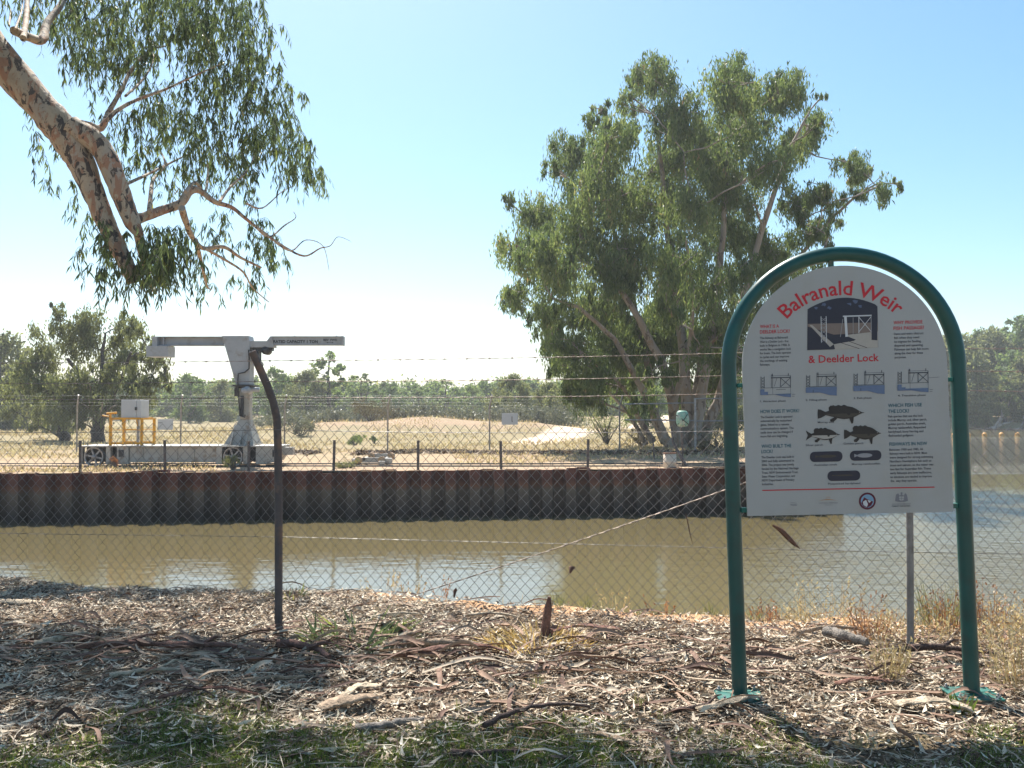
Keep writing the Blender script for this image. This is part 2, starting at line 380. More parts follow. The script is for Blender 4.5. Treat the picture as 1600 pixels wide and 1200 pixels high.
# ------------------------------------------------------------------ sheet pile wall
def wall_mat():
    g = G('rusted_sheet_pile'); tc = g.n('ShaderNodeTexCoord'); sep = g.n('ShaderNodeSeparateXYZ'); g.l(tc.outputs['Object'], sep.inputs[0])
    v = g.coord(scale=(1, 1, .35)); n = g.noise(v, 2.2, 6, .65); n2 = g.noise(v, 9, 5, .7)
    z = g.math('ADD', sep.outputs[2], g.math('MULTIPLY', g.math('SUBTRACT', n, .5), .16))
    z = g.math('DIVIDE', g.math('SUBTRACT', z, ZW), 1.45)
    c = g.ramp(z, [(0, (.010, .009, .009)), (.07, (.016, .014, .013)), (.2, (.06, .05, .042)), (.5, (.135, .11, .082)), (.60, (.18, .075, .04)), (.68, (.115, .04, .028)), (.8, (.14, .042, .03)), (1, (.18, .055, .04))])
    c = g.mix(n2, g.mix(1.0, c, (.55, .5, .5), 'MULTIPLY'), c)
    g.color(c); g.rough(.75); g.bump(n2, .5, .02); return g.mt
M['pile'] = wall_mat()
prof = []; x = -46.0; per = .66; k = 0
while x < 8.7:
    for dx, dy in ((0, 0), (.24, 0), (.31, .36), (.57, .36), (.64, 0)): prof.append((x+dx, dy, k))
    x += per; k += 1
V = []; rr = random.Random(4); tops = {}
for (px_, dy, kk) in prof:
    if kk not in tops: tops[kk] = ZP + .02 + rr.uniform(-.015, .015) + (.05 if kk % 17 == 4 else 0) - (.05 if kk % 11 == 7 else 0)
for (px_, dy, kk) in prof:
    y = float(yw(px_)) - .13 + dy
    V += [(px_, y, ZW-.8), (px_, y+rr.uniform(-.012, .012), tops[kk]), (px_, y+.03, tops[kk]), (px_, y+.03, ZW-.8)]
Fq = []
for i in range(len(prof)-1):
    a = i*4; b = a+4
    Fq += [(a, b, b+1, a+1), (a+1, b+1, b+2, a+2), (b+2, b+3, a+3, a+2)]
wall = npmesh('sheet_pile_wall', V, Fq, M['pile'])
tag(wall, 'rust red and grey corrugated sheet pile wall holding the far bank', 'wall')
mb = MB()                                      # return wall at the end by the river
ye = float(yw(9.36))-.13
mb.box(9.27, 9.45, ye, ye+7, ZW-.8, ZP+.03)
mb.build('return_wall', M['pile'], wall)

# ------------------------------------------------------------------ foliage + trees
def leaves(name, C, D, L, W, mat, parent=None, bend=.12, rnd=None, seed=0, flatz=None, extra=None):
    """C,D Nx3 centres/directions; lanceolate bent leaf of two triangles each side -> 2 tris"""
    r = np.random.default_rng(seed); N = len(C); C = np.asarray(C, float); D = np.asarray(D, float)
    D /= np.linalg.norm(D, axis=1)[:, None]+1e-9
    L = np.broadcast_to(L, (N,))[:, None]; W = np.broadcast_to(W, (N,))[:, None]
    A = r.normal(size=(N, 3))
    if flatz is not None: A = np.cross(D, np.array([0, 0, 1.0]) + flatz*r.normal(size=(N, 3)))
    A -= D*(A*D).sum(1)[:, None]; A /= np.linalg.norm(A, axis=1)[:, None]+1e-9
    B = np.cross(D, A)
    base = C - D*L*.5; tip = C + D*L*.5; mid = C + B*L*bend - D*L*.05
    V = np.stack([base, mid+A*W*.5, tip, mid-A*W*.5], 1).reshape(-1, 3)
    i = np.arange(N)*4
    Fc = np.stack([np.stack([i, i+1, i+3], 1), np.stack([i+1, i+2, i+3], 1)], 1).reshape(-1, 3)
    if rnd is None: rnd = r.random(N)
    rnd = np.repeat(rnd, 2); mi = None
    if extra:
        mb, m2 = extra; e = []
        for f in mb.f: e += [(f[0], f[k], f[k+1]) for k in range(1, len(f)-1)]
        e = np.array(e)+len(V); V = np.concatenate([V, np.array(mb.v)]); mi = np.concatenate([np.zeros(len(Fc)), np.ones(len(e))])
        Fc = np.concatenate([Fc, e]); rnd = np.concatenate([rnd, np.full(len(e), .5)]); mat = [mat, m2]
    return npmesh(name, V, Fc, mat, rnd=rnd, parent=parent, midx=mi)
def clump_points(cl, sub, nl, seed, spread=.30, droop=.5, shell=.5, dmax=None):
    """cl rows x,y,z,r ; sub sub-clumps per unit; nl leaves per sub clump"""
    r = np.random.default_rng(seed); Cs = []; Rn = []; tips = []
    for (cx, cy, cz, rad) in cl:
        ns = max(3, int(sub*(rad/1.4)**2))
        u = r.normal(size=(ns, 3)); u /= np.linalg.norm(u, axis=1)[:, None]
        q = rad*(r.random(ns)**.42)*1.08
        pts = np.array([cx, cy, cz]) + u*q[:, None]*np.array([1, 1, .85])
        tips.append(pts)
        base = r.random(ns)
        for k in range(ns):
            m = int(nl*(.3+1.4*r.random())); rs = spread*rad*(.5+1.1*r.random())
            g = r.normal(size=(m, 3))*rs*.55*np.array([1, 1, .8]); g[:, 2] -= droop*rs*2*r.random(m)
            Cs.append(pts[k]+g); Rn.append(np.clip(base[k]*.45+.28+r.normal(size=m)*.16-.1, 0, 1))
    return np.concatenate(Cs), np.concatenate(Rn), tips
def curve(a, b, n, sag, rr, wig=.06):
    a = Vector(a); b = Vector(b); L = (b-a).length; pts = []
    off = Vector((rr.uniform(-1, 1), rr.uniform(-1, 1), rr.uniform(-.3, .3)))*wig*L
    for i in range(n+1):
        t = i/n; p = a.lerp(b, t) + off*math.sin(t*math.pi) + Vector((0, 0, -sag*L*math.sin(t*math.pi)))
        p += Vector((rr.uniform(-1, 1), rr.uniform(-1, 1), rr.uniform(-1, 1)))*wig*.25*L*(0 < i < n)
        pts.append(p)
    return pts
def gum(root, stems, cl, seed, leafL, leafW, sub, nl, barkm, leafm, r0, twr=.02, sides=7, spread=.3, droop=.5, dn=.9, twigs=4, thin=1.0):
    """stems: list of polylines (list of Vector, start radius, end radius). cl clusters. all world coords; root empty at base"""
    rr = random.Random(seed); base = root.location.copy()
    wood = MB(); nodes = []
    for pts, ra, rb in stems:
        n = len(pts); rad = [ra+(rb-ra)*(i/(n-1))**.8 for i in range(n)]
        sm = []; sr = []
        for i in range(n-1):
            for k in range(4):
                t = k/4; p = pts[i].lerp(pts[i+1], t); p += Vector((rr.uniform(-1,1), rr.uniform(-1,1), 0))*rad[i]*.25*(i+k > 0)
                sm.append(p); sr.append(rad[i]+(rad[i+1]-rad[i])*t)
        sm.append(pts[-1]); sr.append(rad[-1])
        wood.tube([p-base for p in sm], sr, sides, rnd=rr, jit=.08)
        for p, q in zip(sm, sr): nodes.append((p, q))
    Cc, Rn, tips = clump_points(cl, sub, nl, seed, spread, droop)
    order = sorted(range(len(cl)), key=lambda i: (Vector(cl[i][:3])-base).length)
    twig = MB()
    for i in order:
        c = Vector(cl[i][:3]); rad = cl[i][3]
        best = min(nodes, key=lambda nd: (nd[0]-c).length + max(0, nd[0].z-c.z+.3*(nd[0]-c).length)*2.0)
        a, ra = best; L = (c-a).length; rs = min(ra*.7, .012+L*.03*r0)
        pts = curve(a, c, 6, .04, rr, .10)
        rad_ = [rs*(1-t/6)+twr*1.2*(t/6) for t in range(7)]
        wood.tube([p-base for p in pts], rad_, 6, rnd=rr, jit=.06, cap=False)
        for k in range(2, 7): nodes.append((pts[k], rad_[k]))
        tp = tips[i]
        for k in rr.sample(range(len(tp)), min(len(tp), int(twigs*max(1, rad)))):
            b = Vector(tp[k]); st = pts[rr.randint(3, 6)]
            q = curve(st, b, 4, .05, rr, .12)
            twig.tube([p-base for p in q], [twr, twr*.9, twr*.75, twr*.6, twr*.35], 4, cap=False)
    b0 = len(wood.v); wood.v += twig.v; wood.f += [tuple(b0+i for i in f) for f in twig.f]; wood.m += twig.m; wood.sm += twig.sm
    wood.build('trunk', barkm, root)
    r = np.random.default_rng(seed+9); N = len(Cc)
    D = r.normal(size=(N, 3))*.5; D[:, 2] -= dn
    leaves('crown', Cc-np.array(base), D, leafL*(.6+.8*r.random(N)), leafW*(.6+.8*r.random(N)), leafm, root, rnd=Rn, seed=seed+2)
def PV(px, py, Y): return P(px, py, Y)

# ---- the big multi-stemmed red gum on the far bank
def big_gum():
    Y = 38.0
    base = Vector(((1062-800)/F*Y, Y, ZP))
    root = empty('gum_tree', base, 'huge leafy river gum with many pale trunks rising behind the sign and far fence', 'tree')
    L = [(1016,112,40),(1133,124,46),(1226,140,42),(1265,188,34),(1051,165,46),(1090,215,52),(1168,190,50),(1203,252,40),(923,178,26),(964,211,44),(888,238,38),
         (935,281,52),(858,255,24),(836,328,42),(804,386,32),(906,345,56),(993,305,56),(1080,300,55),(1139,345,50),(1051,398,52),(981,386,52),(876,421,48),
         (803,452,28),(847,485,34),(946,468,48),(890,535,38),(964,540,44),(905,585,30),(1022,503,40),(1110,446,44),(1080,515,38),(1168,415,34),(1203,380,38),
         (1245,315,32),(1284,293,28),(1265,355,30),(1340,255,28),(1372,283,24),(1404,293,12),(1318,250,22),(1305,318,20),(1296,372,18),(1180,480,30),(1133,545,30),
         (1000,590,26),(940,600,26),(1225,430,34),(1270,410,24),(985,150,26),(1240,225,30),(1030,245,40),(1180,545,40),(1240,500,36),(1110,250,44),(1290,150,12),(1300,345,16),
         (850,380,36),(1000,620,26),(1060,600,28),(905,610,28),(938,632,22),(990,520,34),(1038,480,34),(1092,537,28),(1122,507,30),(965,575,30),(1020,570,26),(870,560,26),(1080,640,22),(970,600,24),(1120,600,30),(915,570,34),(860,520,30),(1060,550,34),(1000,555,34),(1150,500,36),(960,420,40),(1060,450,40),(915,480,36),(1345,300,18),(1150,290,40),(820,420,24),(935,240,36),(1150,155,34)]
    rr = random.Random(21); cl = []
    L = L + [(a+rr.uniform(-1.0, 1.0)*c, b+rr.uniform(-.95, .9)*c, c*.42) for a, b, c in L if c > 33]
    L = [(a, b, c*.93 if c > 20 else c) for a, b, c in L]
    for (px, py, r) in L:
        dx = (px-1080)/330; dy = (py-330)/260; half = 5.2*math.sqrt(max(.12, 1-dx*dx*.8-dy*dy*.8))
        k = 1 if r < 26 else 2
        for q in range(k):
            d = Y + rr.uniform(-half, half)*(.8 if k == 1 else 1) - .5 + (q*2-1)*half*.25*(k > 1)
            if py > 460 and 955 < px < 1190 and (px+py) % 3: d = Y+rr.uniform(2.2, 5.5)
            p = PV(px+rr.uniform(-6, 6), py+rr.uniform(-6, 6), d); cl.append((p.x, p.y, p.z, r/F*d*.95))
    def st(pts, ra, rb, bx=0):
        return ([PV(a, b, Y+c) for a, b, c in pts], ra, rb)
    stems = [st([(1068,705,0),(1055,650,0),(1040,580,-1),(1000,500,-2),(960,440,-2.5),(900,400,-3)], 0.312, 0.060),
             st([(1045,700,-.4),(1030,660,-.6),(1000,600,-1.2),(960,530,-2),(905,480,-2.5),(860,465,-3)], 0.223, 0.045),
             st([(1075,700,.3),(1072,600,.3),(1060,500,.5),(1045,380,.5),(1035,270,0),(1020,170,0)], 0.312, 0.053),
             st([(1085,702,0),(1095,620,0),(1110,540,-.5),(1125,430,-1),(1135,300,-1),(1140,190,0)], 0.298, 0.053),
             st([(1095,705,.5),(1120,630,.3),(1140,560,0),(1165,450,-.5),(1200,330,-1),(1235,230,-1),(1262,180,-1)], 0.298, 0.045),
             st([(1120,640,.3),(1150,580,.6),(1200,480,1),(1250,400,1),(1300,340,1),(1345,300,.5),(1375,285,.5)], 0.163, 0.038),
             st([(1040,690,1),(1020,640,1.5),(1010,560,2.5),(980,440,3),(950,330,3),(940,250,3)], 0.253, 0.045),
             st([(1070,695,1.5),(1090,600,2.5),(1110,480,4),(1130,350,4),(1090,230,4)], 0.253, 0.045),
             st([(1050,640,-.5),(1075,560,-1.5),(1085,460,-2.5),(1070,360,-3)], 0.149, 0.038),
             st([(1020,690,.2),(1000,655,0),(985,620,0),(960,590,-.5),(930,570,-1)], 0.163, 0.038),
             st([(1010,695,1),(985,650,1.3),(950,610,1.6),(905,600,2)], 0.119, 0.030)]
    gum(root, stems, cl, 31, .25, .052, 44, 84, M['bark_pale'], M['leaf_big'], 1.15, .028, 8, .29, 1.35, 1.5, 5)
big_gum()

# ---- the olive crowned tree at left on the far bank, two dark trunks
def left_gum():
    Y = 46.0; base = Vector(((150-800)/F*Y, Y, ZP))
    root = empty('gum_tree', base, 'bushy olive gum tree with dark forked trunk behind the crane control box', 'tree')
    L = [(95,495,24),(140,500,28),(190,505,26),(60,515,20),(120,530,34),(175,540,34),(215,515,20),(235,545,24),(255,575,18),(262,600,12),(75,560,30),(110,590,34),(160,590,30),(210,590,28),
         (235,620,18),(60,600,24),(90,630,28),(140,625,26),(190,630,22),(45,570,18),(85,478,10),(245,560,18),(270,545,8),(120,655,18),(200,560,26),(225,600,24)]
    rr = random.Random(5); cl = []
    for px, py, r in L:
        half = 2.6*math.sqrt(max(.1, 1-((px-155)/130)**2))
        d = Y+rr.uniform(-half, half); p = PV(px, py, d); cl.append((p.x, p.y, p.z, r/F*d*.95))
    S = lambda pts, a, b: ([PV(q[0], q[1], Y+q[2]) for q in pts], a, b)
    stems = [S([(154,690,0),(154,660,0),(145,625,0),(130,590,-.5),(105,560,-1)], .38, .08), S([(156,668,0),(170,630,-.3),(190,590,-.5),(205,550,-1)], .2, .06),
             S([(154,660,.2),(160,600,.6),(160,550,1),(165,520,1)], .2, .05)]
    gum(root, stems, cl, 77, .24, .07, 46, 66, M['bark_dark'], M['leaf_olive'], 1.0, .02, 7, .3, 1.1, 1.3, 4)
    # pale dead branches in front of the trunk
    mb = MB(); rr = random.Random(2)
    for a, b in (((150,650),(122,628)),((150,645),(138,622)),((158,650),(185,632)),((146,640),(140,600)),((152,655),(160,628)),((140,622),(115,635)),((138,610),(128,600))):
        q = curve(PV(*a, Y-1.2), PV(*b, Y-2.2), 5, -.02, rr, .1); mb.tube([p-base for p in q], [.06,.055,.045,.035,.025,.012], 5, cap=False)
    mb.build('dead_branch', M['bark_far'], root)
    Y2 = 47.5; b2 = Vector(((100-800)/F*Y2, Y2, ZP))
    r2 = empty('gum_tree', b2, 'low dark spreading tree at left whose foliage hangs almost to the grass', 'tree')
    L = [(20,600,26),(40,575,24),(60,640,26),(85,650,22),(20,640,20),(100,640,22),(115,630,18),(70,610,26),(95,600,24),(60,665,14),(110,665,12)]
    cl = []
    for px, py, r in L:
        d = Y2+rr.uniform(-1.6, 1.6)+.8; p = PV(px, py, d); cl.append((p.x, p.y, p.z, r/F*d*.9))
    gum(r2, [S([(100,690,1.5),(98,660,1.5),(90,630,1.5),(70,605,1.8)], .3, .07), S([(100,670,1.5),(115,640,1.8),(110,610,2)], .15, .05)], cl, 78, .24, .07, 46, 60, M['bark_dark'], M['leaf_olive'], 1.0, .02, 6, .3, 1.1, 1.2, 3)
left_gum()

# ---- distant trees: a few prototypes, copied
def proto(name, H, Wd, n, seed, leafm, barkm, lean=0, low=.25, L=.38, W=.16, nl=26, sub=34):
    rr = random.Random(seed); root = empty(name, (0, 0, 0)); cl = []
    for i in range(n):
        t = low+(1-low)*(i+.5)/n; env = math.sin(min(1, (t-low)/(1-low)*.9+.12)*math.pi)**.55
        a = rr.uniform(0, 6.28); q = Wd*.5*env*rr.uniform(.25, .85)
        r = Wd*.5*rr.uniform(.26, .42)*(1-.35*t)
        cl.append((math.cos(a)*q+lean*t, math.sin(a)*q, t*H-r*.7, r))
    st = [([Vector((0,0,-.2)), Vector((.1, 0, H*.3)), Vector((-.05*H*.3+lean*.4, .1, H*.55)), Vector((lean*.8, 0, H*.85))], H*.03, H*.008),
          ([Vector((0,0,H*.2)), Vector((Wd*.12, .1, H*.42)), Vector((Wd*.25, 0, H*.65))], H*.018, H*.006),
          ([Vector((0,0,H*.15)), Vector((-Wd*.14, -.1, H*.4)), Vector((-Wd*.27, 0, H*.6))], H*.018, H*.006)]
    gum(root, st, cl, seed, L, W, sub, nl, barkm, leafm, 1.0, .03, 5, .36, .4, .5, 1)
    return root
def copytree(o, parent=None):
    c = o.copy(); link(c); c.parent = parent
    for ch in o.children: copytree(ch, c)
    return c
PR = [proto('gum_tree', 8, 7, 16, 101, M['leaf_bg'], M['bark_far']), proto('gum_tree', 8, 5, 12, 102, M['leaf_bg'], M['bark_dark'], .5, .3),
      proto('gum_tree', 8, 8.5, 18, 103, M['leaf_olive'], M['bark_dark'], 0, .12), proto('gum_tree', 8, 4.6, 13, 104, M['leaf_bg'], M['bark_dark'], .5, .3)]
used = set()
def place(k, px, topy, Y, label, group, zb=ZP, wide=1.0, cat='tree'):
    src = PR[k]
    if k in used: o = copytree(src)
    else: o = src; used.add(k)
    H = zat(topy, Y)-zb; s = H/8.0
    o.location = ((px-800)/F*Y, Y, zb-.05); o.scale = (s*wide, s*wide, s); o.rotation_euler = (0, 0, (px*.37) % 6.28)
    tag(o, label, cat, group)
g1 = 'trees along the far edge of the paddock'
place(2, 2, 512, 78, 'broad olive tree cut by the left edge of the photo', g1, wide=1.0)
place(0, 297, 581, 108, 'rounded gum just right of the olive tree, behind the far fence', g1, wide=1.2)
place(2, 345, 590, 118, 'wide low gum directly left of the crane column', g1, wide=1.1)
place(0, 432, 570, 104, 'green gum rising right beside the bent fence post', g1, wide=1.05)
place(2, 478, 574, 100, 'broad grey green gum left of the tallest distant tree', g1, wide=1.0)
place(3, 514, 546, 103, 'tallest thin distant tree with a small tuft on top', g1, wide=1.3)
place(1, 566, 580, 106, 'green rounded tree right of the thin tallest distant tree', g1, wide=1.3)
place(0, 612, 594, 118, 'small round gum over the fence post left of centre', g1, wide=1.2)
place(3, 655, 598, 126, 'thin small crowned tree poking above the scrub line', g1, wide=1.6)
place(1, 694, 590, 120, 'open crowned tree in the middle of the distant row', g1, wide=1.4)
place(0, 738, 600, 124, 'low round tree behind the far fence post near centre', g1, wide=1.3)
place(2, 800, 580, 84, 'dense bushy tree beside the left side of the huge gum', g1, wide=.95)
place(2, 858, 592, 80, 'dense low tree half hidden by the huge gum', g1, wide=1.0)
place(0, 1010, 585, 75, 'green tree seen between the trunks of the huge gum', g1, wide=1.2)
place(2, 1120, 560, 70, 'green tree behind the trunks just left of the sign post', g1, wide=1.2)
place(1, 385, 585, 112, 'narrow gum seen behind the crane column', g1, wide=1.4)
place(2, -170, 540, 85, 'olive tree beyond the left side of the paddock', g1)
place(0, -420, 540, 95, 'gum tree far out to the left of the paddock', g1)
g2 = 'trees on the far river bank'
zr = -.3
for k, px, ty, Y, wd, lb in ((2,1492,515,136,1.0,'dark rounded tree on the far river bank touching the green post'), (0,1522,512,150,1.1,'rounded tree second from the post on the far river bank'),
    (2,1556,506,146,.9,'tree behind the buoys on the far river bank'), (3,1578,492,152,1.6,'thin high topped tree above the others on the far river bank'), (0,1604,494,142,1.0,'tall yellowish green tree at the right photo edge'),
    (2,1528,560,133,.9,'low front tree over the fallen timber on the river bank'), (1,1570,570,134,1.3,'low front tree above the third buoy'), (2,1612,545,135,1.0,'dark front tree at the right photo edge'),
    (2,1455,520,140,1.1,'tree on the far river bank hidden behind the sign'), (0,1680,500,140,1.2,'tree beyond the right photo edge, nearest to it'), (2,1760,500,138,1.2,'tree well beyond the right photo edge'), (0,1400,530,145,1.2,'river bank tree left of the hidden one behind the sign'), (0,1880,495,142,1.2,'river bank tree far beyond the right photo edge'), (2,2010,505,144,1.3,'broad river bank tree farthest right of all')):
    place(k, px, ty, Y, lb, g2, zr, wd)
# continuous woodland behind
def woodland():
    r = np.random.default_rng(12); cl = []
    for px in np.arange(-500, 1250, 13):
        Y = 138+r.random()*22; ty = 588+r.random()*15+ (8 if 600 < px < 780 else 0)
        top = zat(ty, Y); x = (px-800)/F*Y
        for z in np.arange(.6, top-.6, 1.5): cl.append((x+r.normal()*.8, Y+r.normal()*1.5, z, 1.3+r.random()*.6))
        cl.append((x, Y, top-.9, 1.2))
    for px in np.arange(1250, 2900, 16):
        Y = 148+r.random()*22; top = zat(528+r.random()*22, Y); x = (px-800)/F*Y
        for z in np.arange(.6, top-.9, 2.0): cl.append((x+r.normal()*.9, Y+r.normal()*2, z, 1.7+r.random()*.8))
        cl.append((x, Y, top-1.2, 1.5))
    C, Rn, _ = clump_points(cl, 20, 15, 5, .4, .3)
    D = r.normal(size=(len(C), 3)); D[:, 2] -= .3
    o = leaves('woodland', C, D, .65*(.6+.8*r.random(len(C))), .34, M['leaf_bg'], rnd=Rn, seed=4)
    tag(o, 'dense far-off gum woodland closing the horizon', 'woodland', kind='stuff')
woodland()

# ---- scrub on and behind the mound, bushes
def scrub(name, pts, mat, seed, L=.16, W=.06, sub=16, nl=40, up=.6, spread=.45):
    C, Rn, _ = clump_points(pts, sub, nl, seed, spread, .1)
    if len(pts) < 40 and pts[0][1] < 30: C, Rn, _ = clump_points(pts, 300, 60, seed, .6, .1)
    r = np.random.default_rng(seed); D = r.normal(size=(len(C), 3))*.7; D[:, 2] += up
    gz = hf(C[:, 0], C[:, 1]); keep = C[:, 2] > gz-.02
    return C[keep], D[keep], Rn[keep], r
r = np.random.default_rng(44); pts = []
for px in np.arange(430, 905, 5):
    for q in range(2):
        Y = 65+r.random()*8
        x = (px+r.normal()*4-800)/F*Y; z = float(hf(x, Y)); rad = .6+.35*r.random()+(.15 if 540 < px < 640 or px > 780 else 0); pts.append((x, Y, z+rad*.6, rad))
for px in list(np.arange(-40, 130, 9))+list(np.arange(380, 450, 9)):
    Y = 78+r.random()*10; x = (px-800)/F*Y; rad = .6+.4*r.random(); pts.append((x, Y, float(hf(x, Y))+rad*.5, rad))
C, D, Rn, r = scrub('saltbush', pts, None, 5)
tag(leaves('saltbush_scrub', C, D, .2, .09, M['leaf_salt'], rnd=Rn, seed=5), 'grey green saltbush scrub along the back of the sandy mound', 'scrub', kind='stuff')
def bush(px, gy, Y, rw, rh, mat, label, group, seed, n=9):
    x = (px-800)/F*Y; z = float(hf(x, Y)); root = empty('bush', (x, Y, z), label, 'bush', group)
    rr = random.Random(seed); cl = [(x+rr.uniform(-1, 1)*rw*.6, Y+rr.uniform(-1, 1)*rw*.5, z+rh*rr.uniform(.3, .75), rw*rr.uniform(.3, .45)) for _ in range(n)]
    C, D, Rn, r = scrub('b', cl, mat, seed)
    base = np.array([x, Y, z])
    mb = MB()
    for c in cl: q = curve(Vector((x, Y, z-.05)), Vector(c[:3]), 4, 0, rr, .1); mb.tube([p-Vector(base) for p in q], [.04,.03,.025,.02,.01], 5, cap=False)
    fine = Y < 30
    leaves('foliage', C-base, D, .17 if Y > 50 else (.055 if fine else .10), .05 if Y > 50 else (.014 if fine else .035), mat, root, rnd=Rn, seed=seed, extra=(mb, M['bark_dark']))
gb = 'bushes around the mound'
bush(578, 660, 62, 1.7, 1.7, M['leaf_brown'], 'large brownish bush on the mound left of the fence post', gb, 1, 14)
bush(612, 655, 66, 1.2, 1.3, M['leaf_brown'], 'smaller brown bush right behind the fence post on the mound', gb, 2)
bush(845, 660, 66, 1.5, 1.2, M['leaf_salt'], 'grey saltbush at the right end of the mound', gb, 3)
bush(90, 660, 62, 1.3, 1.0, M['leaf_salt'], 'pale grey bush left of the yellow frame behind the far fence', gb, 4)
bush(470, 668, 52, 1.2, 1.0, M['leaf_salt'], 'grey green bush right of the bent post at the foot of the mound', gb, 5)
bush(555, 690, 42, .42, .45, M['leaf_bg'], 'small blue green seedling bush on the bare slope, nearer one', gb, 6, 5)
bush(586, 685, 44, .3, .6, M['leaf_bg'], 'small upright blue green seedling beside another on the slope', gb, 7, 4)
bush(566, 678, 47, .4, .4, M['leaf_bg'], 'faint green seedling bush behind the nearer one', gb, 8, 5)
bush(948, 640, 44, 1.6, 2.4, M['leaf_olive'], 'bright green shrub under the left side of the huge gum', gb, 9, 16)
bush(1000, 690, 42, 1.1, .9, M['leaf_brown'], 'dry shrubby undergrowth at the foot of the huge gum', gb, 10, 10)
bush(1120, 690, 37, 1.2, 1.0, M['leaf_salt'], 'grey undergrowth between the huge gum and the green sign post', gb, 11, 10)
bush(366, 735, 24.6, .34, .5, M['weedgreen'], 'yellow green weed growing in front of the right crane wheel', gb, 12, 7)
bush(545, 738, 25.4, .42, .16, M['weedgreen'], 'low green weed at the wall edge below a short post', gb, 13, 6)
bush(183, 738, 24.6, .16, .45, M['weedred'], 'red brown weed in front of the crane chassis', gb, 14, 5)
bush(1092, 700, 34, .5, .5, M['leaf_brown'], 'dry brown weed right of the cream drum', gb, 15, 6)
# dry grass and ground debris on the far bank
def fargrass():
    r = np.random.default_rng(9); N = 60000
    u = r.random(N); Y = 24.2+u**1.6*60; X = (r.random(N)*1.75-1.02)*.62*Y
    Y = Y + .108*X*np.exp(-(Y-24)/8)
    k = (vnoise(X, Y, 3.5, 31)+.5 + .4*vnoise(X, Y, .9, 33) > .42+.25*np.clip((36-Y)/12, 0, 1)) & (X < 9+(Y-25)*.3) & (Y > yw(X)+.2)
    X, Y = X[k], Y[k]; N = len(X); h = (.07+.16*r.random(N)**2)*np.clip(Y/38, .7, 1.5); Z = hf(X, Y)+h*.4
    D = r.normal(size=(N, 3))*.45; D[:, 2] = 1
    tag(leaves('dry_grass', np.stack([X, Y, Z], 1), D, h, .03+.02*r.random(N)*Y/30, M['straw'], seed=3), 'dry straw coloured grass over the far bank', 'grass', kind='stuff')
    N = 9000; X = -14+26*r.random(N); Y = 33.6+r.normal(size=N)*.5+.4*vnoise(X, X*0, 2, 3)
    k = (vnoise(X, X*0, 2.2, 4) > -.25) & (X < 11); X, Y = X[k], Y[k]; N = len(X)
    a = r.random(N)*6.28; D = np.stack([np.cos(a), np.sin(a)*.5, .25*r.normal(size=N)], 1)
    tag(leaves('bark_debris', np.stack([X, Y, hf(X, Y)+.03+.06*r.random(N)], 1), D, .3, .07, M['litter'], rnd=r.random(N)*.55, seed=6, flatz=.4), 'line of fallen bark and leaves at the foot of the far fence', 'litter', kind='stuff')
fargrass()
#PART2

